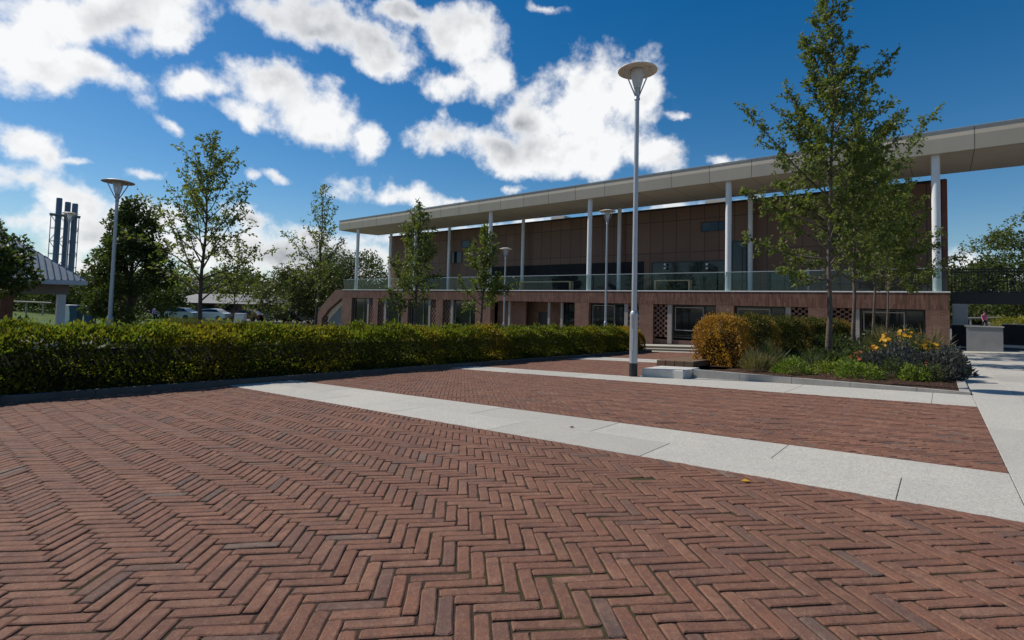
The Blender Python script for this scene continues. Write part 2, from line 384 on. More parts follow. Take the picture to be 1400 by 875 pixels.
KX = -9.55; PX = .36       # hedge kerb line, path edge
W = .0625; N = 4
def clip(poly, x0, x1, y0, y1):
    for ax, lim, sg in ((0, x0, 1), (0, x1, -1), (1, y0, 1), (1, y1, -1)):
        out = []
        for i in range(len(poly)):
            a, b = poly[i], poly[(i+1) % len(poly)]
            da, db = sg*(a[ax]-lim), sg*(b[ax]-lim)
            if da >= 0: out.append(a)
            if (da > 0 > db) or (da < 0 < db):
                t = da/(da-db); out.append((a[0]+(b[0]-a[0])*t, a[1]+(b[1]-a[1])*t))
        poly = out
        if len(poly) < 3: return []
    return poly
def brick_field(rects, x_in):
    mb = MB(); tint = []
    A = Vector((.70711, .70711)); B = Vector((.70711, -.70711))
    for (x0, x1, y0, y1) in rects:
        cs = [(x, y) for x in (x0, x1) for y in (y0, y1)]
        ii = [(Vector(c).dot(A))/W for c in cs]; jj = [(Vector(c).dot(B))/W for c in cs]
        for k in range(int(min(jj))-6, int(max(jj))+6):
            m0 = int((min(ii)-k)/(2*N))-2; m1 = int((max(ii)-k)/(2*N))+2
            for m in range(m0, m1+1):
                for (i, j, di, dj) in ((k+2*N*m, k, N, 1), (k+2*N-1+2*N*m, k, 1, N)):
                    c = (A*(i+di/2)+B*(j+dj/2))*W
                    if not (x0-.2 < c.x < x1+.2 and y0-.2 < c.y < y1+.2): continue
                    g = .0019+random.random()*.0020
                    hi = di*W/2-g-random.random()*.002; hj = dj*W/2-g-random.random()*.002
                    th = random.gauss(0, .009); ox = random.gauss(0, .0013); oy = random.gauss(0, .0013)
                    ca, sa = math.cos(th), math.sin(th)
                    near = (c.x*c.x+c.y*c.y) < 36
                    e = min(.0055, hi*.3, hj*.3)
                    loc = [(-hi, -hj), (hi, -hj), (hi, hj), (-hi, hj)]
                    if near:   # worn, slightly uneven outline
                        q = []
                        for t_ in range(4):
                            a_, b_ = loc[t_], loc[(t_+1) % 4]
                            long_ = abs(a_[0]-b_[0])+abs(a_[1]-b_[1]) > .1
                            cx, cy = a_; q.append((cx*.98+random.gauss(0, .0016), cy*.96+random.gauss(0, .0016)))
                            for s_ in ((.06, .35, .65, .94) if long_ else (.25, .75)):
                                px, py = a_[0]+(b_[0]-a_[0])*s_, a_[1]+(b_[1]-a_[1])*s_
                                q.append((px+random.gauss(0, .0013), py+random.gauss(0, .0013)))
                        loc = q
                    pl = []
                    for (u, v) in loc:
                        u2, v2 = u*ca-v*sa, u*sa+v*ca
                        p = c+A*u2+B*v2; pl.append((p.x+ox, p.y+oy))
                    pl = clip(pl, x0+.003, x1-.003, y0+.003, y1-.003)
                    if len(pl) < 3: continue
                    area = .5*abs(sum(pl[q][0]*pl[(q+1) % len(pl)][1]-pl[(q+1) % len(pl)][0]*pl[q][1] for q in range(len(pl))))
                    if area < .0003: continue
                    if sum(pl[q][0]*pl[(q+1) % len(pl)][1]-pl[(q+1) % len(pl)][0]*pl[q][1] for q in range(len(pl))) < 0: pl.reverse()
                    cx = sum(p[0] for p in pl)/len(pl); cy = sum(p[1] for p in pl)/len(pl)
                    dz = random.gauss(0, .0013); tx = random.gauss(0, .010); ty = random.gauss(0, .010)
                    if random.random() < .015: dz -= .004
                    def zz(x, y, d): return gz(x, y)+dz+tx*(x-cx)+ty*(y-cy)+d
                    ex = 1-e/max(.02, max(abs(p[0]-cx) for p in pl)); 
                    top = []
                    for (x, y) in pl:
                        dx, dy = x-cx, y-cy; r = math.hypot(dx, dy) or 1
                        du = Vector((dx, dy)).dot(A); dv = Vector((dx, dy)).dot(B)
                        du -= math.copysign(min(e, abs(du)*.5), du) if abs(du) > hi*.6 else 0
                        dv -= math.copysign(min(e, abs(dv)*.5), dv) if abs(dv) > hj*.6 else 0
                        p = Vector((cx, cy))+A*du+B*dv; top.append((p.x, p.y, zz(p.x, p.y, 0)))
                    mid = [(x, y, zz(x, y, -.0035)) for x, y in pl]; low = [(x, y, zz(x, y, -.02)) for x, y in pl]
                    n = len(pl); vs = top+mid+low
                    fs = [tuple(range(n))]+[(n+q, n+(q+1) % n, (q+1) % n, q) for q in range(n)]+[(2*n+q, 2*n+(q+1) % n, n+(q+1) % n, n+q) for q in range(n)]
                    mb.raw(vs, fs)
                    tn = (random.random(), random.random(), 0)
                    tint += [tn]*len(fs)
    o = mb.build('brick_paving', M['paver'])
    a = o.data.attributes.new('tint', 'FLOAT_VECTOR', 'FACE'); a.data.foreach_set('vector', np.array(tint, np.float32).reshape(-1))
    tag(o, kind='structure'); return o
brick_field([(KX+.02, PX, -.6, 3.83)], 1)
brick_field([(KX+.02, PX, 5.03, 9.05)], 1)
brick_field([(KX+.02, -4.9, 10.02, 14.5), (KX+.02, -3.6, 16.0, 21.4)], 1)
grid_sheet('paving_bed', [-30, KX, PX+.02], [-12, 31.5], -.0065, M['joint'])

def slabs(name, rects, dz=0.0):
    """one mesh of stone slabs with real joints; rects: (x0,x1,y0,y1)"""
    mb = MB(); tint = []
    for (x0, x1, y0, y1) in rects:
        n0 = len(mb.f); j = .0018
        mb.gbox(x0+j, x1-j, y0+j, y1-j, -.02, dz+random.gauss(0, .0006), 0, .003)
        tint += [(random.random()**2*.45, 0, 0)]*(len(mb.f)-n0)
    o = mb.build(name, M['granite']); a = o.data.attributes.new('tint', 'FLOAT_VECTOR', 'FACE'); a.data.foreach_set('vector', np.array(tint, np.float32).reshape(-1))
    return tag(o, kind='structure')
def band(y0, y1, x0, x1, L, rows=2, off=0):
    out = []; h = (y1-y0)/rows
    for r in range(rows):
        x = x0-(L*.5*(r % 2))-off
        while x < x1:
            a, b = max(x, x0), min(x+L, x1)
            if b-a > .15: out.append((a, b, y0+r*h, y0+(r+1)*h))
            x += L
    return out
slabs('paving_band', band(3.83, 5.03, KX+.02, PX, 1.62, 2, .4))
slabs('paving_band', band(9.05, 10.02, KX+.02, -4.9, 1.8, 1)+band(9.05, 10.58, -4.9, PX, 1.8, 1, .6))
slabs('paving_band', band(14.5, 16.0, KX+.02, -3.6, 1.6, 2))
slabs('paving_band', band(21.4, 22.2, -30, -3.6, 1.8, 1)+band(24.3, 25.0, -30, -3.6, 1.8, 1)+band(28.3, 31.4, -30, .3, 1.8, 2))
p = []
for i, (xa, xb) in enumerate(((PX, .87), (.87, 2.4), (2.4, 3.9), (3.9, 5.4), (5.4, 6.9))):
    y = -2+(i % 2)*.9
    while y < 33.5:
        p.append((xa, xb, y, min(y+1.85, 33.5))); y += 1.85
slabs('concrete_path', p)
bf2 = MB()
# kerb beside the hedge, mulch beds
mb = MB(); y = -6.0
while y < 20.9:
    mb.gbox(KX-.13, KX, y+.003, min(y+.997, 20.9), -.05, .09, 0, .008); y += 1
mb.gbox(-11.6, KX-.001, 20.9, 21.02, -.05, .09, 0, .008)
tag(mb.build('kerb', M['kerb']), kind='structure')
def bed(name, poly, h=.05, sub=.4):
    x0, x1, y0, y1 = poly; nx = int((x1-x0)/sub)+2; ny = int((y1-y0)/sub)+2; mb = MB(); v = []; f = []
    for j in range(ny):
        for i in range(nx):
            x = x0+(x1-x0)*i/(nx-1); y = y0+(y1-y0)*j/(ny-1); ed = i in (0, nx-1) or j in (0, ny-1)
            v.append((x, y, gz(x, y)+h+(0 if ed else random.random()*.035)))
    for j in range(ny-1):
        for i in range(nx-1): f.append((j*nx+i, j*nx+i+1, (j+1)*nx+i+1, (j+1)*nx+i))
    mb.raw(v, f, 0, True); return tag(mb.build(name, M['mulch']), kind='structure')
bed('planting_bed', (-11.6, KX-.13, -6, 20.9), .04)
bed('planting_bed', (-3.97, .22, 10.7, 26.2), .03, .25)
bed('planting_bed', (-5.0, -3.97, 13.2, 26.2), .06, .3)
# planter kerb: front (along the band), right side and bench side
mb = MB(); x = -3.9
while x < .33:
    xa, xb = x+.003, min(x+.9, .35)-.003; hh = lambda q: .165-.128*(q+3.9)/4.25
    cs = ((xa, 10.58), (xb, 10.58), (xb, 10.70), (xa, 10.70)); v = [(q, yy, gz(q, yy)-.05) for q, yy in cs]+[(q, yy, gz(q, yy)+hh(q)) for q, yy in cs]
    mb.raw(v, [(4, 5, 6, 7), (0, 1, 5, 4), (1, 2, 6, 5), (2, 3, 7, 6), (3, 0, 4, 7)]); x += .9
y = 10.703
while y < 26.2:
    mb.gbox(.22, .35, y+.003, min(y+1, 26.2)-.003, -.05, .035, 0, .008); y += 1
tag(mb.build('kerb', M['kerb_pale']), kind='structure')

# ------------------------------------------------------------------ hedges
def hedge(name, label, path, wdt, hgt, dens, leaf, brown, mat, wob=.06, group=None, pinch=()):
    """path: list of (x,y); leaves over an uneven box with a dark twiggy core"""
    root = thing(name, label, 'hedge', G(*path[0]))
    base = Vector(root.location)
    pts = [Vector(p) for p in path]; lens = [(pts[i+1]-pts[i]).length for i in range(len(pts)-1)]; tot = sum(lens)
    def on(s):
        for i, l in enumerate(lens):
            if s <= l or i == len(lens)-1:
                d = (pts[i+1]-pts[i])/l; return pts[i]+d*s, d
            s -= l
    area = tot*(2*hgt+wdt)+2*wdt*hgt; n = int(area*dens)
    ph = rng.uniform(0, 6, 12)
    def lump(s, a):   # uneven clipped surface
        return (math.sin(s*2.3+ph[0]+a*2)+math.sin(s*4.1+ph[1]+a*5)*.8+math.sin(s*7.7+ph[2]+a*9)*.6)*.4
    P = np.zeros((n, 3)); D = np.zeros((n, 3)); T = np.zeros((n, 3))
    sx, sz = .40*wdt, .42*hgt; prof_ = [(wdt/2, 0.0), (wdt/2, hgt-sz)]+[(wdt/2-sx+sx*math.cos(t), hgt-sz+sz*math.sin(t)) for t in np.linspace(.15, 1.5708, 8)]+[(0, hgt)]
    sl = [math.dist(prof_[q], prof_[q+1]) for q in range(len(prof_)-1)]; cum = np.cumsum(sl)
    pend = wdt*hgt/(2*cum[-1]*tot+wdt*hgt*2)*2
    for k in range(n):
        s = random.random()*tot; c, d = on(s); side = Vector((d.y, -d.x))
        depth = abs(random.gauss(0, .06))
        if random.random() > pend:
            r = random.random()*cum[-1]; q_ = int(np.searchsorted(cum, r)); a_, b_ = prof_[q_], prof_[q_+1]; f_ = 1-(cum[q_]-r)/sl[q_]
            sg = 1 if random.random() < .5 else -1
            o1 = a_[0]+(b_[0]-a_[0])*f_; z1 = a_[1]+(b_[1]-a_[1])*f_; nx, nz = (b_[1]-a_[1])/sl[q_], -(b_[0]-a_[0])/sl[q_]
            w_ = lump(s, z1+sg)*wob-depth-sum(.30*math.exp(-((s-c_)/.13)**2) for c_ in pinch)-.10*max(0, .3-z1/hgt)
            if nz > .5 and random.random() < .13: w_ += random.random()*.11
            o_ = sg*(o1+nx*w_); z = z1+nz*w_; out = Vector((side.x*sg*nx, side.y*sg*nx, nz*1.2+.3))
        else:
            s = 0 if random.random() < .5 else tot; c, d = on(s if s else 1e-6); o_ = (random.random()-.5)*wdt; z = random.random()*hgt
            if abs(o_) > wdt/2-sx and z > hgt-sz and ((abs(o_)-wdt/2+sx)/sx)**2+((z-hgt+sz)/sz)**2 > 1: z = random.random()*(hgt-sz)
            sgn = -1 if s == 0 else 1; c = c+d*sgn*(lump(o_*3, z)*wob-depth-.14*max(0, z/hgt-.7)/.3); out = Vector((d.x*sgn, d.y*sgn, .3))
        q = c+side*o_; P[k] = (q.x, q.y, gz(q.x, q.y)+.05+z)
        v = out+Vector((random.gauss(0, .6), random.gauss(0, .6), random.gauss(.15, .55))); D[k] = v
        b = brown(s, z/hgt, o_)
        T[k] = (min(1, max(0, random.betavariate(2, 2.2)+.25*lump(s*2.2, z*2))), min(1, max(0, b+random.gauss(0, .16))), 0)
    P -= np.array(base)
    L = rng.uniform(.7, 1.3, n)*leaf; Wd = L*rng.uniform(.45, .65, n)
    quads('foliage', leaf_quads(P, D, L, Wd, .2), mat, root, T)
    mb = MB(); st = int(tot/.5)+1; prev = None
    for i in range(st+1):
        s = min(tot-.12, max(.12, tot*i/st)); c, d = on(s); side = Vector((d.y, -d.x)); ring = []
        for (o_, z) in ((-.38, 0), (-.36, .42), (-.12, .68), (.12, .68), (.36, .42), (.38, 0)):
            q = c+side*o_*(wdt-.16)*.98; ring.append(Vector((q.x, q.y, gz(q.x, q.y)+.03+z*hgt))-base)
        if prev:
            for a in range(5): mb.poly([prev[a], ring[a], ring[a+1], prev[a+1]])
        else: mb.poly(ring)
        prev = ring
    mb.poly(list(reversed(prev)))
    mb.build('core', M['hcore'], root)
    return root
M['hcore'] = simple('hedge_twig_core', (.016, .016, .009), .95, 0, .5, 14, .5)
def br_main(s, z, o):
    yy = s-6
    b = .14+.20*max(0, math.sin(s*1.7+1)*math.sin(s*.63))
    for c, w, a in ((20.2, .7, .95), (19.2, .45, .6), (22.6, .5, .7), (10.9, .5, .3), (3.6, .5, .3), (8.6, .4, .35)):
        b += a*math.exp(-((yy-c)/w)**2)*(.35+.65*z)
    return b
hedge('clipped_hedge', 'long clipped green hedge with yellow and brown tips behind the shaded kerb at left', [(-10.40, -5.8), (-10.40, 20.75)], 1.3, .93, 1700, .064, br_main, M['hedge_leaf'], .135)
def br_plant(s, z, o):
    b = .04
    for c, w, a in ((.0, .95, 1.15), (2.6, .35, .6), (5.8, .4, .7), (8.8, .4, .7), (11.5, .8, .5)):
        b += a*math.exp(-((s-c)/w)**2)*(.5+.5*z if c > 0 else 1)
    return b
hedge('clipped_hedge', 'planter hedge with a wide browned end beside the timber bench', [(-4.38, 13.35), (-3.95, 17.5), (-3.25, 25.5)], 1.2, 1.27, 1500, .055, br_plant, M['brown_leaf'], .10, None, (1.35, 3.1, 6.0, 9.0))
hedge('clipped_hedge', 'low ragged hedge with orange patches far behind the long hedge', [(-29.5, 8.4), (-31.0, 19.5)], .9, .98, 420, .09, lambda s, z, o: .3+.5*max(0, math.sin(s*2)), M['brown_leaf'], .1)

# ------------------------------------------------------------------ trees
def tree(name, label, base, h, r0, cb, rad, nb, seed, leafL, dens, mat, bark, lean=(0, 0), asc=(35, 62), prof=None, tw=1.0, group=None, alt=.2, cat='tree', limbs=None):
    rs = np.random.default_rng(seed); root = thing(name, label, cat, base, 0, group)
    mb = MB(); K = 9; tp = []
    for k in range(K):
        t = k/(K-1); tp.append(Vector((lean[0]*t+rs.normal(0, .012)*h*.25*(0 < k), lean[1]*t+rs.normal(0, .012)*h*.25*(0 < k), t*h)))
    tr = [r0*(1.25 if k == 0 else 1)*(1-.93*(k/(K-1))**.9) for k in range(K)]
    tp[0].z = -.06
    mb.tube(tp, tr, 9)
    def tr_at(z):
        f = max(0, min(K-1.001, z/h*(K-1))); i = int(f); return tp[i].lerp(tp[i+1], f-i), tr[i]+(tr[i+1]-tr[i])*(f-i)
    prof = prof or (lambda s: (1-s)**.75*(.6+.4*min(1, s*5)))
    P = []; D = []; az = rs.uniform(0, 6)
    def leaves_along(a, b, dd):
        n = rs.poisson((b-a).length*dd)
        for _ in range(n):
            t = rs.uniform(.1, 1.05); q = a.lerp(b, t); v = (b-a).normalized()*.5+Vector(rs.normal(0, .75, 3)); v.z -= .25
            P.append(q+Vector(rs.normal(0, .03, 3))); D.append(v)
    ex = limbs or []
    for k in range(nb+len(ex)):
        if k < nb:
            s = ((k+rs.uniform(0, .9))/nb)**.92; z = cb+(h*.985-cb)*s; L = rad*prof(s)*rs.uniform(.6, 1.15)+.12
            az += 2.4+rs.normal(0, .35); el = R(asc[0]+(asc[1]-asc[0])*s+rs.normal(0, 7)); droop = 0
        else: z, az_, L, e_ = ex[k-nb]; az = az_; el = R(e_); s = (z-cb)/(h-cb)
        o, rt = tr_at(z); d = Vector((math.cos(az)*math.cos(el), math.sin(az)*math.cos(el), math.sin(el)))
        pts = [o]; nseg = 5; cur = d.copy()
        for q in range(nseg):
            cur = (cur+Vector(rs.normal(0, .11, 3))+Vector((0, 0, .05))).normalized(); pts.append(pts[-1]+cur*L/nseg)
        br = max(.004, min(rt*.55, .012+L*.011))
        mb.tube(pts, [br*(1-.85*q/nseg) for q in range(nseg+1)], 5, cap=False)
        nt = max(2, int(L*7.5*tw))
        for q in range(nt):
            t = .18+.82*(q+rs.uniform())/nt; f = min(nseg-.001, t*nseg); i = int(f); a = pts[i].lerp(pts[i+1], f-i)
            dirb = (pts[i+1]-pts[i]).normalized(); v = (dirb*.7+Vector(rs.normal(0, .6, 3))).normalized()
            tl = (.16+.42*(1-t)*min(1, L/1.5)+.12*rs.uniform())*min(1.3, .5+L*.45)
            b = a+v*tl; mb.tube([a, b], [.004, .002], 3, cap=False); leaves_along(a, b, dens)
        leaves_along(pts[2], pts[-1], dens*.8)
    leaves_along(tp[-3], tp[-1], dens)
    mb.build('trunk', bark, root)
    P = np.array([tuple(p) for p in P]); D = np.array([tuple(p) for p in D]); n = len(P)
    L = rng.uniform(.65, 1.25, n)*leafL
    T = np.stack([np.clip(rng.beta(2, 2, n), 0, 1), np.clip(rng.normal(alt, .18, n), 0, 1), np.zeros(n)], 1)
    quads('crown', leaf_quads(P, D, L, L*rng.uniform(.42, .6, n), .15), mat, root, T)
    return root

def lobed_tree(name, label, base, h, rx, cb, nlobe, nleaf, seed, leafL, mat, prof, group=None, r0=.2, cat='tree', alt=.15):
    """dense crown: leaf clumps of many sizes spread through the crown volume on limbs"""
    rs = np.random.default_rng(seed); root = thing(name, label, cat, base, 0, group); mb = MB()
    mb.tube([(0, 0, -.1), (0, 0, h*.35), (rs.normal(0, .1), rs.normal(0, .1), h*.9)], [r0*1.2, r0*.8, r0*.15], 8)
    C = []
    for k in range(nlobe):
        s = rs.uniform(0, 1)**.85; z = cb+(h-cb)*s; rr = rx*prof(s)
        a = rs.uniform(0, 6.283); q = math.sqrt(rs.uniform(.12, 1))
        c = Vector((rr*q*math.cos(a), rr*q*math.sin(a), z)); lr = rx*rs.uniform(.13, .30)*(.55+.45*prof(s)); C.append((c, lr))
        z0 = max(cb*.6, z-rr*.7); st = Vector((0, 0, z0)); mb.tube([st, st.lerp(c, .55)+Vector((0, 0, .1*rx)), c], [r0*.25, r0*.14, r0*.04], 4, cap=False)
    mb.build('trunk', M['dbark'], root)
    w = np.array([l**2 for c, l in C]); idx = rs.choice(nlobe, nleaf, p=w/w.sum())
    cc = np.array([tuple(c) for c, l in C])[idx]; ll = np.array([l for c, l in C])[idx]
    d = rs.normal(size=(nleaf, 3)); d /= np.linalg.norm(d, axis=1, keepdims=True)
    P = cc+d*(ll*rs.uniform(.35, 1.08, nleaf)**.6)[:, None]*np.array([1, 1, .75])
    D = d+rs.normal(0, .6, (nleaf, 3)); D[:, 2] -= .15
    lt = rs.uniform(0, 1, nlobe)[idx]
    T = np.stack([np.clip(.55*rs.uniform(0, 1, nleaf)+.45*lt, 0, 1), np.clip(rs.normal(alt, .15, nleaf), 0, 1), np.zeros(nleaf)], 1)
    L = rs.uniform(.7, 1.3, nleaf)*leafL
    quads('crown', leaf_quads(P, D, L, L*rs.uniform(.5, .75, nleaf), .15), mat, root, T); return root

GT = 'slender young trees in the planter'
# camera-left and camera-right as azimuths, for the long side limbs the photo shows
AL = math.atan2(-CR.y, -CR.x); AR = math.atan2(CR.y, CR.x)
tree('birch_tree', 'tallest planter tree with pale trunk and open leafy crown', G(-2.63, 18.2), 12.2, .085, 2.35, 3.2, 52, 11, .125, 44, M['tree_leaf'], M['bark'], (.15, .1),
     limbs=[(5.0, AL+.05, 3.8, 42), (4.0, AL, 2.8, 27), (3.1, AL-.3, 2.4, 10), (5.9, AL-.3, 2.4, 40), (5.6, AR, 3.4, 40), (6.6, AR+.2, 3.1, 42), (4.9, AR+.3, 2.8, 30), (6.4, AL-.1, 2.4, 48), (7.6, AR-.1, 2.3, 46), (7.7, AL+.2, 2.0, 52), (4.6, AR-.2, 2.2, 30), (2.5, AL+.3, 1.7, -6)])
tree('birch_tree', 'planter tree second from the front, straight pale trunk', G(-2.5, 22.6), 8.8, .08, 2.7, 2.7, 38, 12, .125, 42, M['tree_leaf'], M['bark'], (.2, .1), limbs=[(5.6, AR+.05, 5.4, 30), (4.2, AL, 2.6, 20)])
tree('birch_tree', 'thin planter tree with dark forked stem rising above the yellow flowers', G(-2.15, 25.4), 7.8, .062, 2.6, 2.6, 32, 13, .125, 40, M['tree_leaf'], M['bark'], (.3, 0), limbs=[(3.4, AR, 3.4, 12), (4.2, AR+.2, 3.0, 25)])
tree('birch_tree', 'thinnest white stemmed planter tree nearest the facade', G(-1.75, 27.5), 7.6, .05, 2.6, 2.8, 34, 14, .125, 40, M['tree_leaf'], M['bark'], (.1, 0), limbs=[(2.9, AR-.05, 6.6, 24), (3.6, AR+.1, 3.4, 30), (2.8, AR+.4, 2.6, 5)])
conic = lambda s: (1-s)**.7*(.7+.3*min(1, s*4))
p = at(272, 440, 21); tree('young_oak_tree', 'tall open young tree with whorled ascending branches behind the long hedge', G(p.x, p.y), 8.95, .10, 2.0, 4.0, 46, 21, .15, 17, M['oak_leaf'], M['dbark'], (.15, .05), (38, 60), lambda s: (1-s)**.8*(.75+.25*min(1, s*4))+.06, .85)
p = at(318, 440, 23); tree('young_oak_tree', 'small sparse tree right beside the tall open tree', G(p.x, p.y), 5.0, .045, 1.6, 2.0, 24, 22, .14, 18, M['oak_leaf'], M['dbark'], (.1, .05))
p = at(433, 440, 26); tree('young_oak_tree', 'narrow young tree in front of the brick stair wall', G(p.x, p.y), 8.3, .085, 2.2, 2.7, 36, 23, .14, 17, M['oak_leaf'], M['dbark'], (.05, .05), (40, 65), None, .85)
p = at(568, 440, 24); tree('young_oak_tree', 'upright green tree standing against the left half of the facade', G(p.x, p.y), 6.95, .095, 1.75, 2.2, 42, 24, .14, 32, M['tree_leaf'], M['bark'], (-.05, .05), limbs=[(2.6, AL, 2.0, 30), (2.2, AL, 1.6, 12), (2.0, AL+.3, 1.5, 5)])
p = at(657, 440, 25); tree('young_oak_tree', 'shorter bushy tree left of the entrance recess', G(p.x, p.y), 6.0, .08, 1.6, 1.95, 38, 25, .14, 32, M['tree_leaf'], M['bark'], (.1, .05), limbs=[(2.4, AR, 1.9, 20)])
for i, (px, Z, hh, lab) in enumerate(((345, 34, 3.6, 'thin staked sapling above the low ragged hedge'), (392, 30, 4.2, 'thin pale sapling left of the narrow young tree'))):
    p = at(px, 440, Z); tree('sapling_tree', lab, G(p.x, p.y), hh, .03, 1.2, .9, 16, 31+i, .12, 18, M['oak_leaf'], M['dbark'], (.05, 0))
cone = lambda s: (1-s)**.62*(.55+.45*min(1, s*3.2))+.04
p = at(176, 440, 30); lobed_tree('dense_tree', 'dense dark green conical tree behind the second lamp', G(p.x, p.y), 8.0, 2.75, .9, 95, 15000, 41, .19, M['dense_leaf'], cone, None, .16)
dome = lambda s: math.sqrt(max(0.02, 1-(s*1.25-.35)**2))
p = at(-48, 440, 19); lobed_tree('dense_tree', 'leafy tree cut by the left edge in front of the shelter', G(p.x, p.y), 4.9, 1.85, 2.3, 55, 7500, 42, .16, M['dense_leaf'], dome, None, .14)
p = at(478, 420, 74); lobed_tree('dense_tree', 'broad round tree behind the left end of the terrace', G(p.x, p.y), 9.6, 7.0, .6, 130, 15000, 43, .32, M['far_leaf'], dome, None, .3)
p = at(398, 420, 66); lobed_tree('dense_tree', 'lower yellowish tree left of the broad round tree', G(p.x, p.y), 7.2, 4.0, .5, 80, 9000, 44, .28, M['far_leaf'], dome, None, .2, 'tree', .5)
p = at(215, 420, 66); lobed_tree('dense_tree', 'dark spreading tree in front of the low far building', G(p.x, p.y), 3.6, 3.6, .4, 70, 7000, 45, .30, M['dense_leaf'], dome, None, .25)
p = at(95, 420, 70); lobed_tree('dense_tree', 'dark tree behind the shelter and its pale rail', G(p.x, p.y), 5.0, 5.6, .4, 80, 9000, 46, .32, M['dense_leaf'], dome, None, .25)
p = at(15, 420, 74); lobed_tree('dense_tree', 'low dark tree filling the gap under the shelter roof', G(p.x, p.y), 4.6, 6.5, .4, 80, 9000, 50, .32, M['dense_leaf'], dome, None, .25)
p = at(1412, 420, 58); lobed_tree('dense_tree', 'tall dark tree at the right edge behind the footbridge', G(p.x, p.y), 10.5, 5.8, .8, 120, 14000, 47, .32, M['far_leaf'], dome, None, .3)
p = at(1338, 420, 64); lobed_tree('dense_tree', 'rounded tree between the building corner and the tall right tree', G(p.x, p.y), 7.7, 4.4, .6, 90, 10000, 48, .32, M['far_leaf'], dome, None, .25)
p = at(1300, 420, 66); lobed_tree('dense_tree', 'small dark tree right behind the building corner', G(p.x, p.y), 5.4, 3.4, .3, 70, 7000, 49, .32, M['dense_leaf'], dome, None, .25)
# far wood on the skyline: one mass
n = 26000; a = rng.uniform(0, 1, n); pz = []
Pw = np.zeros((n, 3))
for k in range(n):
    px = -120+760*a[k]; Z = 190+90*random.random(); q = at(px, 410, Z)
    top = 8.5+1.6*math.sin(px*.045)+1.0*math.sin(px*.13+1)+.7*math.sin(px*.31+Z)
    Pw[k] = (q.x, q.y, -4+(top+4)*random.random()**.6)
Dw = rng.normal(size=(n, 3)); Lw = rng.uniform(.9, 2.0, n)
wood = quads('far_wood', leaf_quads(Pw, Dw, Lw, Lw*.7, .15), M['far_leaf'], None, np.stack([rng.uniform(0, .8, n), rng.uniform(0, .3, n), np.zeros(n)], 1))
tag(wood, 'far dark line of woodland on the left skyline', 'woodland', None, 'stuff')

# ------------------------------------------------------------------ planter plants
def mound(name, label, x, y, r, h, n, leafL, mat, alt=.2, cat='plant', group=None, flower=None, nf=0, fl=.05, spiky=False, up=.25):
    root = thing(name, label, cat, G(x, y, .05), 0, group)
    d = rng.normal(size=(n, 3)); d[:, 2] = np.abs(d[:, 2]); d /= np.linalg.norm(d, axis=1, keepdims=True)
    lump = 1+.18*np.sin(d[:, 0]*5+x*7)+.15*np.sin(d[:, 1]*7+y*5)
    P = d*(rng.uniform(.35, 1, n)**.5*lump)[:, None]*np.array([r, r, h]); D = d*1.0+rng.normal(0, .55, (n, 3)); D[:, 2] += up
    if spiky: P[:, 2] *= .55; P[:, :2] *= .75; D = d*1.2+np.array([0, 0, .7])+rng.normal(0, .25, (n, 3))
    L = rng.uniform(.6, 1.4, n)*leafL
    T = np.stack([rng.beta(2, 2, n), np.clip(rng.normal(alt, .2, n), 0, 1), np.zeros(n)], 1)
    quads('foliage', leaf_quads(P, D, L, L*(.035 if spiky else .5), .15), mat, root, T)
    mb = MB()
    for k in range(7):
        a = k*2.4; mb.tube([(0, 0, -.05), (math.cos(a)*r*.35, math.sin(a)*r*.35, h*.5), (math.cos(a)*r*.6, math.sin(a)*r*.6, h*.8)], [.008, .006, .003], 4, cap=False)
    mb.build('stem', M['dbark'], root)
    if flower is not None:
        k = nf; d = rng.normal(size=(k, 3)); d[:, 2] = np.abs(d[:, 2])+.35; d /= np.linalg.norm(d, axis=1, keepdims=True)
        C = d*np.array([r*1.0, r*1.0, h*1.08])
        for c in C:   # each bloom: a ring of petals
            nn = Vector((c[0]*.6+random.gauss(0, .35), c[1]*.5-.35+random.gauss(0, .35), .75)).normalized(); c = c*random.uniform(.86, 1.08); u = nn.orthogonal().normalized(); w = nn.cross(u); s_ = fl*random.uniform(.7, 1.2); V = []
            for q in range(7):
                a = q*.8976; e = (u*math.cos(a)+w*math.sin(a)); t = (u*-math.sin(a)+w*math.cos(a)); o = Vector(c)
                V.append([tuple(o), tuple(o+e*s_*.6+t*s_*.25), tuple(o+e*s_+nn*s_*.15), tuple(o+e*s_*.6-t*s_*.25)])
            V = np.array(V); m = len(V)
            quads('bloom', V, flower, root, np.stack([rng.uniform(0, 1, m), rng.uniform(0, .4, m), np.zeros(m)], 1))
    return root
mound('lime_plant', 'bright lime green mound at the foot of the tallest planter tree', -2.45, 12.45, .45, .3, 1400, .05, M['lime_leaf'])
mound('lime_plant', 'bright green mound near the middle of the planter kerb', -1.25, 12.1, .38, .33, 1300, .05, M['lime_leaf'])
mound('lime_plant', 'loose yellow green clump between the two bright green mounds', -1.75, 13.1, .42, .26, 900, .06, M['lime_leaf'], .4)
mound('leafy_plant', 'broad leaved pale green plant right of the tallest planter tree', -1.9, 15.0, .6, .42, 900, .11, M['herb_leaf'])
mound('leafy_plant', 'tuft of mixed green herbs under the second planter tree', -2.7, 15.6, .55, .40, 1000, .08, M['herb_leaf'])
mound('leafy_plant', 'soft bluish green clump in front of the planter hedge', -2.9, 19.5, .9, .75, 1600, .09, M['herb_leaf'], .05)
mound('leafy_plant', 'tall green clump between the two thinnest trees', -1.6, 20.5, .95, .85, 1700, .09, M['herb_leaf'], .05)
mound('leafy_plant', 'low green edging plant below the orange blooms', -.75, 12.6, .34, .32, 900, .055, M['herb_leaf'])
mound('leafy_plant', 'small bright tuft below the right orange bloom', -.4, 12.2, .22, .26, 600, .055, M['lime_leaf'], .3)
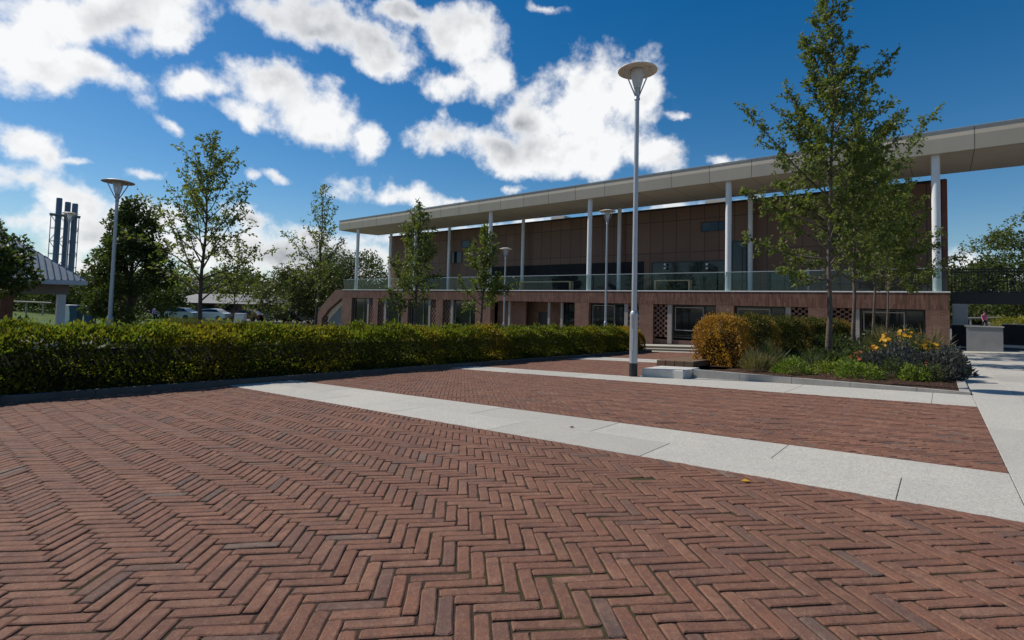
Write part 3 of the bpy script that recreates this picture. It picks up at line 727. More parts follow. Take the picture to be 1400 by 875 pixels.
mound('ornamental_grass', 'wispy brown grass at the left end of the planter kerb', -3.2, 12.6, .36, .5, 900, .26, M['grass_leaf'], .75, 'grass plant', None, None, 0, 0, True)
mound('ornamental_grass', 'grey green wispy grass just behind the brown grass', -3.3, 14.0, .4, .6, 900, .3, M['grass_leaf'], .35, 'grass plant', None, None, 0, 0, True)
mound('ornamental_grass', 'tall tan feathery grass left of the yellow flowers', -1.35, 20.0, .5, 1.2, 800, .45, M['grass_leaf'], .8, 'grass plant', None, None, 0, 0, True)
mound('ornamental_grass', 'tall tan feathery grass right of the yellow flowers by the brick corner', -.3, 20.4, .45, 1.1, 700, .42, M['grass_leaf'], .85, 'grass plant', None, None, 0, 0, True)
mound('ornamental_grass', 'short green grass tuft behind the low lime clump', -2.3, 13.7, .35, .4, 600, .22, M['grass_leaf'], .15, 'grass plant', None, None, 0, 0, True)
mound('flower_clump', 'large clump of golden yellow daisies at the back of the planter', -.75, 16.6, .75, .82, 2000, .07, M['herb_leaf'], .2, 'flowers', None, M['yellow'], 98, .055)
mound('flower_clump', 'smaller spray of golden daisies right of the large yellow clump', -.2, 16.6, .34, .58, 700, .07, M['herb_leaf'], .2, 'flowers', None, M['yellow'], 26, .05)
mound('flower_clump', 'orange red blooms in the middle of the planter', -1.25, 14.6, .4, .52, 1100, .06, M['herb_leaf'], .2, 'flowers', None, M['orange'], 16, .048)
mound('flower_clump', 'low orange bloom behind the middle green mound', -1.45, 13.3, .24, .36, 500, .06, M['herb_leaf'], .2, 'flowers', None, M['orange'], 6, .045)
mound('flower_clump', 'small orange bloom by the grey shrub at the planter corner', -.22, 12.4, .25, .32, 500, .06, M['herb_leaf'], .2, 'flowers', None, M['orange'], 6, .045)
mound('grey_shrub', 'dark grey lavender like shrub sprawling over the planter corner', -.12, 13.2, .55, .52, 3600, .07, M['lav_leaf'], .3, 'shrub', None, None, 0, 0, False, .8)
mound('grey_shrub', 'dark grey shrub mass in front of the yellow daisies', -.75, 14.3, .62, .55, 3600, .07, M['lav_leaf'], .3, 'shrub', None, None, 0, 0, False, .8)
mound('grey_shrub', 'grey shrub reaching out over the right path edge', .12, 14.6, .45, .48, 2200, .07, M['lav_leaf'], .25, 'shrub', None, None, 0, 0, False, .8)
p = at(1398, 440, 50); mound('yellow_shrub', 'bright yellow green shrub beyond the dark panels at right', p.x, p.y, 2.3, 1.5, 3500, .16, M['yellow_leaf'], .2, 'shrub')
for i, (px, Z, lab) in enumerate(((235, 44, 'pale wild grasses at the far end near the walker in lilac'), (262, 44, 'pale tall grasses left of the tall open tree'), (300, 42, 'yellow green grasses right of the tall open tree'), (352, 40, 'tan and green grasses beside the grey cabinet'), (415, 38, 'pale grasses by the foot of the narrow young tree'))):
    p = at(px, 440, Z); mound('ornamental_grass', lab, p.x, p.y, 1.3, .8, 1500, .55, M['grass_leaf'], .35, 'grass plant', None, None, 0, 0, True)

# ------------------------------------------------------------------ lamps
def lamp(label, loc, H, rz=0.0, head=.41):
    rz = math.atan2(loc[1], loc[0])-R(120)
    root = thing('street_lamp', label, 'street lamp', loc, rz, 'grey dish top street lamps')
    mb = MB(); mb.lathe([(.084, .28), (.084, 1.26), (.087, 1.27), (.087, 1.30), (.075, 1.34), (.055, 1.37)], 20, cap=False); mb.build('base_column', M['steel'], root)
    mb = MB(); mb.lathe([(.0865, -.06), (.0865, .28)], 20); mb.build('base_band', M['black'], root)
    mb = MB(); mb.box(-.03, .03, -.0875, -.078, .55, 1.0); mb.build('access_door', M['steel'], root)
    mb = MB(); mb.lathe([(.056, 1.36), (.050, H*.6), (.046, H-.66)], 16, cap=False); mb.build('pole', M['steel'], root)
    mb = MB(); mb.lathe([(.060, H-.70), (.060, H-.66), (.048, H-.65), (.058, H-.60), (.066, H-.48), (.075, H-.46)], 16); mb.build('lamp_holder', M['steel'], root)
    mb = MB(); mb.lathe([(.07, H-.45), (.11, H-.30), (.14, H-.14), (.145, H-.06)], 20); mb.build('diffuser', M['frost'], root)
    mb = MB(); mb.lathe([(.13, H-.04), (head*.6, H-.035), (head, H-.075), (head+.008, H-.07), (head+.004, H-.05), (head*.55, H+.01), (.05, H+.035)], 32); mb.build('dish', M['cream'], root)
    for k in range(3):
        a = k*2.0944
        mb = MB(); mb.tube([(math.cos(a)*.055, math.sin(a)*.055, H-.60), (math.cos(a)*head*.80, math.sin(a)*head*.80, H-.062)], .015, 6); mb.build('strut', M['steel'], root)
    return root
lamp('tall grey street lamp with cream dish standing on the pale band beside the concrete block', G(-4.97, 10.04, .0), 6.6)
q = at(150, 440, 16.5); lamp('grey street lamp standing behind the left part of the long hedge', G(q.x, q.y), 5.75, .4, .44)
q = at(86, 440, 32); lamp('slim lamp in front of the ribbed shelter roof and chimney flues', G(q.x, q.y), 7.6, .9)
q = at(828, 440, 26); lamp('lamp just left of the tall grey lamp, in front of the facade', G(q.x, q.y), 7.0, .2)
q = at(689, 440, 34); lamp('small distant lamp before the entrance recess', G(q.x, q.y), 6.3, .7)
q = at(1105, 440, 29); lamp('thin lamp with its head hidden in the planter tree leaves', G(q.x, q.y), 5.2, .1)

# ------------------------------------------------------------------ block and bench
mb = MB(); mb.gbox(-4.82, -3.95, 10.14, 10.56, -.02, .17, 0, .012); mb.gbox(-4.82, -3.95, 10.60, 11.08, -.02, .172, 0, .012); mb.gbox(-4.80, -3.97, 10.55, 10.61, -.02, .10)
tag(mb.build('concrete_block', M['pale_concrete']), 'low pale concrete seat block with a dark slot across its top', 'concrete block')
root = thing('timber_bench', 'low weathered timber slat bench between concrete block and brown hedge', 'bench', G(-5.0, 12.4))
o0 = Vector(root.location)
def lgbox(mb, x0, x1, y0, y1, d0, d1, org, bev=.006):
    n0 = len(mb.v); mb.gbox(x0, x1, y0, y1, d0, d1, 0, bev); mb.v[n0:] = [tuple(Vector(v)-org) for v in mb.v[n0:]]
for k in range(4):
    mb = MB(); x = -5.5+k*.235; lgbox(mb, x, x+.217, 12.4, 14.9, .07, .21, o0); mb.build('slat', M['timber'], root)
for yy in (12.5, 13.5, 14.6):
    mb = MB(); lgbox(mb, -5.46, -4.62, yy, yy+.12, -.02, .069, o0); mb.build('bearer', M['dark_metal'], root)

# ------------------------------------------------------------------ building
BY = 31.5; TOP = 1.1; WH = .22; GZ0 = -4.2
B = thing('campus_building', 'long brick and brown clad building with a pale canopy roof on white columns', 'building', (-25, BY, -3))
O = Vector(B.location)
class LB(MB):
    def build(s, name, mats, parent=None):
        p = Vector((0, 0, 0)) + (O if parent else Vector((0, 0, 0)))
        if parent is not None:
            s.v = [tuple(Vector(v)-p) for v in s.v]
        return MB.build(s, name, mats, parent)
# openings (x0,x1) between piers, each: window, mullion and lattice on one side
bays = [(-48.33, -43.9+.2, 'L'), (-42.75, -39.9+.0, 'S'), (-38.96, -35.04, 'L'), (-34.13, -30.1, 'R'), (-28.4, -20.24, 'E'), (-19.08, -15.25, 'L'), (-14.27, -10.29, 'R'), (-9.29, -5.45, 'L'), (-4.37, -.54, 'R')]
bays[0] = (-48.33, -44.54, 'L'); bays[1] = (-43.7, -39.9, 'R')
wall = LB(); xs = [-50.2]
for a, b, k in bays: xs += [a, b]
xs += [.34]
for i in range(0, len(xs), 2):
    wall.box(xs[i], xs[i+1], BY, BY+.55, GZ0, WH)
for i, (a, b, k) in enumerate(bays):     # plinth under windows
    if k != 'E': wall.box(a, b, BY+.22, BY+.5, GZ0, gz(a, BY)+.35)
wall.box(-50.2, .34, BY+8.5, BY+8.9, GZ0, TOP-.3)
wall.box(.0, .34, BY+.55, BY+8.5, GZ0, TOP-.3)
wall.build('brick_wall', M['brick'], B)
sb = LB(); sb.box(-50.2, .345, BY-.004, BY+.5, WH, TOP-.06); sb.build('soldier_band', M['soldier'], B)
cp = LB(); cp.box(-50.25, .38, BY-.03, BY+.52, TOP-.06, TOP); cp.build('coping', M['white'], B)
tr = LB(); tr.box(-50.2, .34, BY+.5, BY+9, TOP-.30, TOP-.005); tr.build('terrace_deck', M['concrete'], B)
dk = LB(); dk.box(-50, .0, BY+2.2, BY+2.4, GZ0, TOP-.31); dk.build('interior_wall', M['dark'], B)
def window(x0, x1, z0, z1, y, parent=B, bars=1, fr=.07, frame=M['frame']):
    m = LB(); m.box(x0, x1, y, y+.08, z1-fr, z1); m.box(x0, x1, y, y+.08, z0, z0+fr); m.box(x0, x0+fr, y, y+.08, z0+fr, z1-fr); m.box(x1-fr, x1, y, y+.08, z0+fr, z1-fr)
    for k in range(bars):
        x = x0+(x1-x0)*(k+1)/(bars+1)+.22*(x1-x0)*(bars == 1); m.box(x-fr/2, x+fr/2, y+.002, y+.078, z0+fr, z1-fr)
    w = m.build('window', frame, parent)
    if bars == 1 and fr == .07 and z0 < 0:
        q = MB(); a0, a1, c0, c1, yy = x0+fr+.06-O.x, x0+(x1-x0)*.70-O.x, z0+fr+.06-O.z, z1-fr-.06-O.z, y+.01-O.y
        for (xa, xb, za, zb) in ((a0, a1, c1-.05, c1), (a0, a1, c0+.35, c0+.40), (a0, a0+.04, c0+.401, c1-.051), (a1-.04, a1, c0+.401, c1-.051)): q.box(xa, xb, yy, yy+.03, za, zb)
        q.build('sash', M['mull'], w)
    g = MB(); g.box(x0+fr*.5-O.x, x1-fr*.5-O.x, y+.04-O.y, y+.05-O.y, z0+fr*.5-O.z, z1-fr*.5-O.z); g.build('pane', M['glass'], w)
    return w
def lattice(x0, x1, z0, z1, y):
    m = LB(); nc = 5; nr = 13; w = (x1-x0)/nc; h = (z1-z0)/nr
    for r in range(nr):
        for c in range(nc):
            if (r+c) % 2 == 0: m.box(x0+c*w-.012*(c > 0), x0+(c+1)*w+.012*(c < nc-1), y+.002*(r % 2), y+.11, z0+r*h+.004, z0+(r+1)*h-.004)
    m.build('lattice_screen', M['brick'], B)
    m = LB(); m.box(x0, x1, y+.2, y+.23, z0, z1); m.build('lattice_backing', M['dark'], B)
for a, b, k in bays:
    zb = gz((a+b)/2, BY)
    if k == 'E': continue
    if k == 'L':   # window left, lattice right
        wa, wb, ma, mbb, la, lb_ = a, b-1.12, b-1.12, b-.86, b-.86, b
    else:
        la, lb_, ma, mbb, wa, wb = a, a+.92, a+.92, a+1.2, a+1.2, b
    window(wa+.02, wb-.02, zb+.38, WH-.02, BY+.28)
    m = LB(); m.box(ma, mbb, BY+.12, BY+.34, zb+.0, WH-.01); m.build('mullion', M['mull'], B)
    lattice(la+.01, lb_-.01, zb+.4, WH-.02, BY+.16)
# entrance recess
m = LB(); m.box(-28.4, -20.24, BY+2.0, BY+2.15, GZ0, WH-.01); m.build('recess_wall', M['brick'], B)
for x in (-26.6, -22.7, -21.54):
    m = LB(); m.box(x-.09, x+.09, BY+.25, BY+.4, GZ0, WH-.012); m.build('mullion', M['mull'], B)
m = LB(); m.box(-28.39, -25.4, BY+.9, BY+1.0, GZ0, WH-.012); m.build('panel_wall', M['brick'], B)
m = LB(); m.box(-24.9, -23.8, BY+1.93, BY+1.99, GZ0, -.6); m.build('entrance_door', M['frame'], B)
m = LB(); m.box(-21.5, -20.3, BY+.5, BY+.55, GZ0, WH-.012); m.build('entrance_glass', M['glass'], B)
# stair wall at the left end
m = LB(); pts = [(-50.2, TOP-.02), (-50.2, .25), (-52.9, -1.15), (-54.2, -2.2), (-54.2, -4.5), (-55.6, -4.5), (-55.6, -2.3), (-54.6, -.95), (-51.6, TOP-.02)]
m.poly([(x, BY+.02, z) for x, z in pts]); m.poly([(x, BY+.45, z) for x, z in reversed(pts)])
for i in range(len(pts)):
    a, b = pts[i], pts[(i+1) % len(pts)]; m.poly([(a[0], BY+.02, a[1]), (a[0], BY+.45, a[1]), (b[0], BY+.45, b[1]), (b[0], BY+.02, b[1])])
m.build('stair_wall', M['brick'], B)
m = LB(); m.box(-54.0, -50.25, BY+.7, BY+.8, GZ0-.3, .2); m.build('stair_screen', M['lowwall'], B)
# upper storey
UY = 36.5; UT = 7.28
m = LB(); m.box(-48.9, .14, UY, UY+9, TOP-.002, UT); m.build('upper_cladding', M['cladding'], B)
m = LB(); m.box(-49.0, .33, UY-.06, UY+9.1, UT+.002, UT+.14); m.build('parapet_trim', M['dark_metal'], B)
m = LB(); m.box(.145, .36, UY-.55, UY+8.8, TOP+.002, UT+.001); m.build('end_fin', simple('red_brown_fin', (.16, .055, .04), .6, 0, .15, 2, .05), B)
def upper_window(px0, px1, z0, z1, bars):
    x0 = UY*(px0); x1 = UY*(px1); return window(x0, x1, z0, z1, UY-.07, B, bars, .06)
xr = lambda px: (lambda d: d.x/d.y*UY)(at(px, 380, 1))
zr = lambda px, py: (lambda d: d.z/d.y*UY)(at(px, py, 1))
window(xr(891), xr(993), TOP+.05, zr(940, 357), UY-.07, B, 2, .07)
window(xr(958), xr(991), zr(975, 316), zr(975, 303), UY-.07, B, 1, .06)
window(xr(1000), xr(1021), TOP+.05, zr(1010, 329), UY-.07, B, 1, .07)
window(xr(616), xr(631), zr(623, 360), zr(623, 344), UY-.07, B, 0, .05)
window(xr(630), xr(642), zr(636, 339), zr(636, 329), UY-.07, B, 0, .05)
window(xr(1050), xr(1082), TOP+.05, zr(1066, 372), UY-.07, B, 1, .07)
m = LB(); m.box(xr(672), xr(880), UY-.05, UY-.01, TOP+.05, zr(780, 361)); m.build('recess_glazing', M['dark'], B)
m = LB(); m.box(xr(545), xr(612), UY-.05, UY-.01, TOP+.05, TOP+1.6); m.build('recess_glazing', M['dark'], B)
for px in (911, 968):
    for dz in (0, .28):
        m = LB(); x = xr(px); z = zr(px, 366)+dz-.15; m.lathe([(.02, 0), (.09, .02), (.09, .15), (.03, .17)], 10, (x, UY-.25, z)); m.build('spot_lamp', M['white_steel'], B)
for px in (758, 975):   # pale rooftop boxes seen under the canopy
    m = LB(); x = xr(px); m.box(x-.7, x+.7, UY+.3, UY+1.6, UT+.14, UT+.45); m.build('roof_vent', M['white'], B)
# canopy
m = LB()
prof = [(31.30, 7.62), (31.24, 8.3), (31.27, 8.64), (31.5, 8.66), (36.1, 8.3), (36.45, 7.95), (36.45, 7.68), (34.0, 7.60)]
X0, X1 = -51.0, 9.6; nsec = 2
ring = lambda x: [(x, y, z) for y, z in prof]
a, b = ring(X0), ring(X1); m.poly(a); m.poly(list(reversed(b)))
for i in range(len(prof)):
    j = (i+1) % len(prof); m.poly([a[i], b[i], b[j], a[j]])
m.build('canopy_roof', M['canopy'], B)
m = LB(); m.box(X0-.02, X1+.02, 31.22, 31.34, 8.665, 8.70); m.build('roof_edge', M['steel'], B)
for k in range(7):
    x = -.1-9.58*k if k < 6 else None
    if x is None: continue
    m = LB(); m.lathe([(.17, TOP-.004), (.17, 7.64)], 18, (x, 31.75, 0)); m.build('column', M['white_steel'], B)
    if k > 0:
        m = LB(); m.lathe([(.15, TOP-.004), (.15, 7.70)], 16, (x+.1, 36.0, 0)); m.build('column', M['white_steel'], B)
m = LB(); m.lathe([(.22, gz(9, 31)-.1), (.22, 7.64)], 18, (9.48, 31.75, 0)); m.build('column', M['white_steel'], B)
# balustrade
x = -50.1
while x < .2:
    b = min(x+1.92, .3)
    m = LB(); m.box(x+.01, b-.01, BY+.06, BY+.075, TOP+.002, TOP+1.08); m.build('glass_panel', M['balu'], B); x += 1.92
m = LB(); m.box(-50.1, .3, BY+.045, BY+.09, TOP+1.081, TOP+1.12); m.build('handrail', M['steel'], B)

def terrace_bench(px0, px1, Y, label):
    f = lambda px: (lambda d: d.x/d.y*Y)(at(px, 390, 1)); x0, x1 = f(px0), f(px1)
    r = thing('terrace_bench', label, 'bench', ((x0+x1)/2, Y, TOP)); w = (x1-x0)/2
    for k in range(3):
        m = MB(); m.box(-w, w, -.24+k*.17, -.24+k*.17+.15, .68, .75); m.build('slat', M['pale_timber'], r)
    for s in (-1, 1):
        m = MB(); m.box(s*(w-.06)-.06, s*(w-.06)+.06, -.22, .22, 0, .68); m.build('leg', M['pale_timber'], r)
terrace_bench(896, 945, 33.2, 'pale timber table like bench on the terrace before the blue windows')
terrace_bench(712, 782, 33.2, 'longer pale timber bench on the terrace above the entrance recess')

# ------------------------------------------------------------------ footbridge and things at the right
r = thing('footbridge', 'dark steel footbridge with upright bar railing leaving the building corner', 'footbridge', (.4, 33.3, .7))
m = MB(); m.box(0.02, 14, -.2, 1.9, .0, .32); m.box(0.02, 14, -.3, -.2, -.15, .4); m.build('deck', M['dark_metal'], r)
for yy in (-.25, 1.8):
    m = MB(); m.box(.02, 14, yy-.03, yy+.03, 1.48, 1.54); m.box(.02, 14, yy-.02, yy+.02, .46, .50)
    for k in range(107): m.box(.06+k*.13, .082+k*.13, yy-.011, yy+.011, .5, 1.6+.08*(k % 2)*0)
    m.build('railing', M['dark_metal'], r)
r = thing('low_wall', 'short grey rendered wall with a pale lit end standing on the path', 'wall', G(1.52, 31.65))
m = MB(); m.box(-.6, .62, -.1, .32, -.1, 1.1); m.build('wall_body', M['lowwall'], r)
m = MB(); m.box(-.66, .66, -.14, .36, 1.1, 1.15); m.build('coping', M['concrete'], r)
for (x0, x1, lab) in ((.47, 1.6, 'dark blue panel fence left of the grey wall'), (2.45, 8.0, 'dark blue panel fence running right from the grey wall')):
    Y = 36.5; r = thing('panel_fence', lab, 'fence', G((x0+x1)/2, Y)); w = (x1-x0)/2; hh = -.55-gz(x0, Y)
    m = MB()
    for k in range(7): m.box(-w, w, -.03, .03-.004*(k % 2), .031+(k*(hh-.031))/7+.001, .031+((k+1)*(hh-.031))/7)
    m.build('boards', M['dark_wall'], r)
    m = MB(); m.box(-w-.03, w+.03, -.06, .06, hh, hh+.04); m.build('cap_rail', M['white'], r)
    m = MB(); m.box(-w-.03, w+.03, -.12, .12, -.1, .03); m.build('foot_kerb', M['white'], r)
r = thing('utility_cabinet', 'pale grey cabinet standing behind the dark panels by the brick corner', 'cabinet', G(.86, 38.2))
m = MB(); m.box(-.33, .33, -.2, .4, -.05, 2.32, 0, .03); m.build('body', M['white'], r)
m = MB(); m.box(-.28, .28, -.225, -.204, 1.45, 2.22); m.build('door', M['white'], r)
def rail_fence(label, px0, px1, py, Z, post, hh):
    a = at(px0, py, Z); b = at(px1, py, Z); r = thing('rail_fence', label, 'fence', G((a.x+b.x)/2, (a.y+b.y)/2)); o = Vector(r.location)
    m = MB(); A = Vector((a.x, a.y, gz(a.x, a.y)+hh))-o; C = Vector((b.x, b.y, gz(b.x, b.y)+hh))-o
    m.tube([A, C], .09, 6); m.build('rail', M['rail_wood'], r)
    n = max(2, int((b-a).length/post)+1)
    for k in range(n):
        m = MB(); q = A.lerp(C, (k+.5)/n); m.box(q.x-.07, q.x+.07, q.y-.07, q.y+.07, q.z-hh-.1, q.z-.08); m.build('post', M['rail_wood'], r)
rail_fence('pale timber rail on posts under the footbridge at right', 1318, 1372, 437, 52, 1.7, 1.35)
rail_fence('pale timber rail on posts seen through the shelter at left', 2, 70, 421, 60, 2.4, 1.45)

# ------------------------------------------------------------------ people
def person(label, loc, rz, top, legs, stride=.16):
    r = thing('person', label, 'person', loc, rz)
    J = {'pelvis': (0, 0, .95, .135), 'waist': (0, 0, 1.1, .12), 'chest': (0, 0, 1.3, .145), 'neckb': (0, .01, 1.46, .07), 'neck': (0, .0, 1.52, .055), 'head': (0, -.02, 1.62, .092), 'crown': (0, -.01, 1.7, .075)}
    Ed = [('pelvis', 'waist'), ('waist', 'chest'), ('chest', 'neckb'), ('neckb', 'neck'), ('neck', 'head'), ('head', 'crown')]
    for s, n in ((-1, 'l'), (1, 'r')):
        J['hip'+n] = (s*.09, 0, .88, .095); J['knee'+n] = (s*.095, -s*stride*.6-.03, .49, .06); J['ank'+n] = (s*.1, s*stride*-1.0+.02, .09, .042); J['toe'+n] = (s*.11, -s*stride-.15, .035, .035)
        J['sh'+n] = (s*.18, 0, 1.4, .06); J['el'+n] = (s*.23, s*.06+.03, 1.13, .044); J['wr'+n] = (s*.22, s*.14-.06, .90, .033); J['ha'+n] = (s*.22, s*.15-.09, .82, .036)
        Ed += [('pelvis', 'hip'+n), ('hip'+n, 'knee'+n), ('knee'+n, 'ank'+n), ('ank'+n, 'toe'+n), ('chest', 'sh'+n), ('sh'+n, 'el'+n), ('el'+n, 'wr'+n), ('wr'+n, 'ha'+n)]
    ks = list(J); me = bpy.data.meshes.new('body'); me.from_pydata([J[k][:3] for k in ks], [(ks.index(a), ks.index(b)) for a, b in Ed], [])
    o = bpy.data.objects.new('body', me); link(o)
    o.modifiers.new('s', 'SKIN'); sub = o.modifiers.new('u', 'SUBSURF'); sub.levels = 2
    lay = me.skin_vertices[0] if me.skin_vertices else None
    if lay is None:
        bm = bmesh.new(); bm.from_mesh(me); bm.verts.layers.skin.verify(); bm.to_mesh(me); bm.free(); lay = me.skin_vertices[0]
    for i, k in enumerate(ks): lay.data[i].radius = (J[k][3], J[k][3]*(.75 if k in ('pelvis', 'waist', 'chest') else 1)); lay.data[i].use_root = (k == 'pelvis')
    dg = bpy.context.evaluated_depsgraph_get(); dg.update(); me2 = bpy.data.meshes.new_from_object(o.evaluated_get(dg))
    for mm in (top, legs, M['skin'], M['black']): me2.materials.append(mm)
    for p_ in me2.polygons:
        c = p_.center; p_.use_smooth = True
        p_.material_index = 3 if c.z < .07 else 1 if (c.z < .95 and abs(c.x) < .17) else 2 if (c.z > 1.5 or (abs(c.x) > .17 and c.z < .93)) else 0
    bpy.data.objects.remove(o); b = bpy.data.objects.new('body', me2); link(b, r)
    m = MB(); m.lathe([(.075, 1.56), (.104, 1.62), (.108, 1.68), (.085, 1.74), (.03, 1.77)], 14, (0, .018, 0)); m.build('hair', M['hair'], r)
    m = MB()
    for s in (-1, 1): m.lathe([(.004, -.008), (.011, 0), (.004, .008)], 8, (s*.035, -.108, 1.635))
    m.build('eye', M['hair'], r)
    return r
q = at(212, 437, 50); person('person in a lilac top and dark trousers walking beyond the hedge at left', G(q.x, q.y), 1.2, M['purple'], M['trousers'])
q = at(1346, 440, 46); person('person in a pink top by the pale rail under the footbridge', G(q.x, q.y, .25), .5, M['pinkc'], M['trousers'])

# ------------------------------------------------------------------ left background
ang = math.atan2(CR.y, CR.x)
q = at(118, 384, 24); S = 6.8
r = thing('shelter', 'open shelter with grey ribbed hip roof on pale columns at left', 'shelter', (q.x, q.y, gz(q.x, q.y)))
ez = q.z-r.location.z; ax = Vector((-S/2, -S/2, ez+2.75))
m = MB(); C4 = [Vector((-S, -S, ez)), Vector((0, -S, ez)), Vector((0, 0, ez)), Vector((-S, 0, ez))]
for i in range(4):
    a, b = C4[i], C4[(i+1) % 4]; m.poly([a, b, ax]); nrm = (b-a).cross(ax-a).normalized()
    n = 30
    for k in range(1, n):
        t = k/n; p0 = a.lerp(b, t); h_ = 1-abs(2*t-1); mid = a.lerp(b, .5); p1 = p0+(ax-mid)*h_*.985; d = (b-a).normalized()*.03
        u = nrm*.06
        m.poly([p0-d, p0+u, p1+u, p1-d]); m.poly([p0+u, p0+d, p1+d, p1+u])
m.build('roof', M['tin'], r)
m = MB()
m.box(-S-.05, .05, -S-.05, -S+.06, ez-.20, ez-.005); m.box(-S-.05, .05, -.06, .05, ez-.20, ez-.005); m.box(-.06, .05, -S+.061, -.061, ez-.20, ez-.006); m.box(-S-.05, -S+.06, -S+.061, -.061, ez-.20, ez-.006); m.build('fascia', M['white_steel'], r)
m = MB(); m.box(-.75, -.5, -S+.5, -.5, ez-.66, ez-.21); m.box(-S+.5, -S+.75, -S+.5, -.5, ez-.66, ez-.21); m.box(-S+.76, -.76, -.75, -.5, ez-.66, ez-.21); m.build('beam', simple('pale_brown_beam', (.3, .25, .21), .7, 0, .1, 2, .05), r)
for (x, y) in ((-.63, -.75), (-S+.63, -S+.75)):
    m = MB(); m.box(x-.15, x+.15, y-.15, y+.15, -.3, ez-.661); m.build('column', M['white_steel'], r)
m = MB(); m.box(-.85, -.45, -2.75, -2.35, -.3, ez-.661); m.build('column', M['brown_pier'], r)
q = at(81, 420, 120)
r = thing('chimney_stack', 'three dark flues in a steel lattice frame rising behind the shelter', 'chimney', (q.x, q.y, -4), ang+.72)
for (x, y, top) in ((-1.2, 0, 25.9), (.35, .9, 25.3), (1.65, 0, 25.0)):
    m = MB(); m.lathe([(.56, 0), (.56, top), (.50, top+.1)], 18, (x, y, 0)); m.build('flue', M['bluegrey'], r)
m = MB()
for x in (-2.5, -.9, .9, 2.5):
    for y in (-.9, 1.7): m.box(x-.06, x+.06, y-.06, y+.06, 0, 22)
for k in range(8):
    z = 1+k*3
    for y in (-.9, 1.7): m.box(-2.6, 2.6, y-.05, y+.05, z-.1, z)
    for x in (-2.5, 2.5): m.box(x-.05, x+.05, -.84, 1.64, z-.1, z)
    for y in (-.9, 1.7):
        for xa, xb in ((-2.5, -.9), (-.9, .9), (.9, 2.5)):
            m.tube([(xa, y, z-.05), (xb, y, z+2.95)] if k % 2 else [(xb, y, z-.05), (xa, y, z+2.95)], .05, 4) if z < 20 else None
m.box(-2.75, 2.75, -1.1, 1.9, 21.9, 22.2)
m.build('lattice_frame', M['bluegrey'], r)
q = at(300, 425, 92); r = thing('low_building', 'low brown far building with a shallow grey roof behind the parked cars', 'building', G(q.x, q.y), ang+.05)
m = MB(); m.box(-9, 10, 0, 9, -.3, 1.95); m.build('wall', M['low_brown'], r)
m = MB(); m.raw([(-10, -.8, 1.96), (11, -.8, 1.96), (11, 9.8, 1.96), (-10, 9.8, 1.96), (-6, 4, 3.6), (8, 4, 3.6)], [(3, 2, 1, 0), (0, 1, 5, 4), (1, 2, 5), (2, 3, 4, 5), (3, 0, 4)]); m.build('roof', M['far_roof'], r)
for k in range(4):
    m = MB(); m.box(-7+k*4, -5+k*4, -.03, -.001, .8, 1.7); m.build('window', M['glass'], r)

def car(label, px, Z, rz, paint):
    q = at(px, 436, Z); r = thing('parked_car', label, 'car', G(q.x, q.y), rz, 'cars parked beyond the hedge')
    side = [(-2.1, .35), (-2.12, .75), (-1.75, .93), (-1.15, .98), (-.6, 1.4), (.2, 1.46), (1.0, 1.42), (1.75, .98), (2.05, .9), (2.12, .6), (2.08, .32)]
    def w(z): return .86 if z < 1.0 else .86-(z-1.0)*.5
    m = MB(); n = len(side)
    Lf = [(x, -w(z), z) for x, z in side]; Rt = [(x, w(z), z) for x, z in side]
    m.poly(Lf, 0); m.poly(list(reversed(Rt)), 0)
    for i in range(n): j = (i+1) % n; m.poly([Lf[i], Rt[i], Rt[j], Lf[j]], 0)
    m.build('body', paint, r)
    for s in (-1, 1):
        m = MB(); pts = [(-.95, 1.02), (-.52, 1.34), (.2, 1.4), (.95, 1.36), (1.45, 1.03)]
        pts3 = [(x, s*(w(z)+.012), z) for x, z in pts]; m.poly(pts3 if s < 0 else list(reversed(pts3))); m.build('side_window', M['carglass'], r)
    for nm, (xa, za), (xb, zb) in (('windscreen', (-1.1, 1.04), (-.64, 1.37)), ('rear_window', (1.1, 1.36), (1.66, 1.04))):
        m = MB(); u = Vector((zb-za, 0, -(xb-xa))).normalized()*-.012
        m.poly([Vector((xa, -w(za)*.9, za))+u, Vector((xb, -w(zb)*.9, zb))+u, Vector((xb, w(zb)*.9, zb))+u, Vector((xa, w(za)*.9, za))+u]); m.build(nm, M['carglass'], r)
    for x in (-1.35, 1.3):
        for s in (-1, 1):
            m = MB(); m.lathe([(.2, -.09), (.31, -.09), (.32, 0), (.31, .09), (.2, .09)], 16)
            m.v = [(x+a, s*.8+c, .32+b) for a, b, c in m.v]; m.build('wheel', M['tyre'], r)
    return r
car('silver car parked left of the tall open tree, beyond the hedge', 243, 62, ang+.1, M['car_silver'])
car('white car parked directly behind the tall open tree', 288, 64, ang+.05, M['car_white'])
car('dark red car parked between the two white cars', 336, 66, ang, M['car_red'])
car('silver car parked behind the thin saplings', 378, 67, ang+.05, M['car_silver'])
car('white car parked left of the brick stair wall', 424, 69, ang+.1, M['car_white'])
q = at(328, 440, 40); r = thing('utility_cabinet', 'grey box cabinet standing in front of the dark red car', 'cabinet', G(q.x, q.y), ang)
m = MB(); m.box(-.4, .4, -.2, .2, -.1, 1.5, 0, .03); m.build('body', M['white'], r)
m = MB(); m.box(-.43, .43, -.23, .23, 1.5, 1.55); m.build('lid', M['white'], r)
q = at(284, 440, 46); r = thing('metal_railing', 'grey upright bar railing beside the tall open tree', 'railing', G(q.x, q.y), ang)
m = MB()
for k in range(19): m.box(-.9+k*.1-.012, -.9+k*.1+.012, -.012, .012, -.1, 1.35)
m.build('bars', M['steel'], r)
m = MB(); m.box(-.95, .95, -.03, .03, 1.35, 1.42); m.box(-.95, .95, -.03, .03, .1, .15); m.build('rail', M['white_steel'], r)
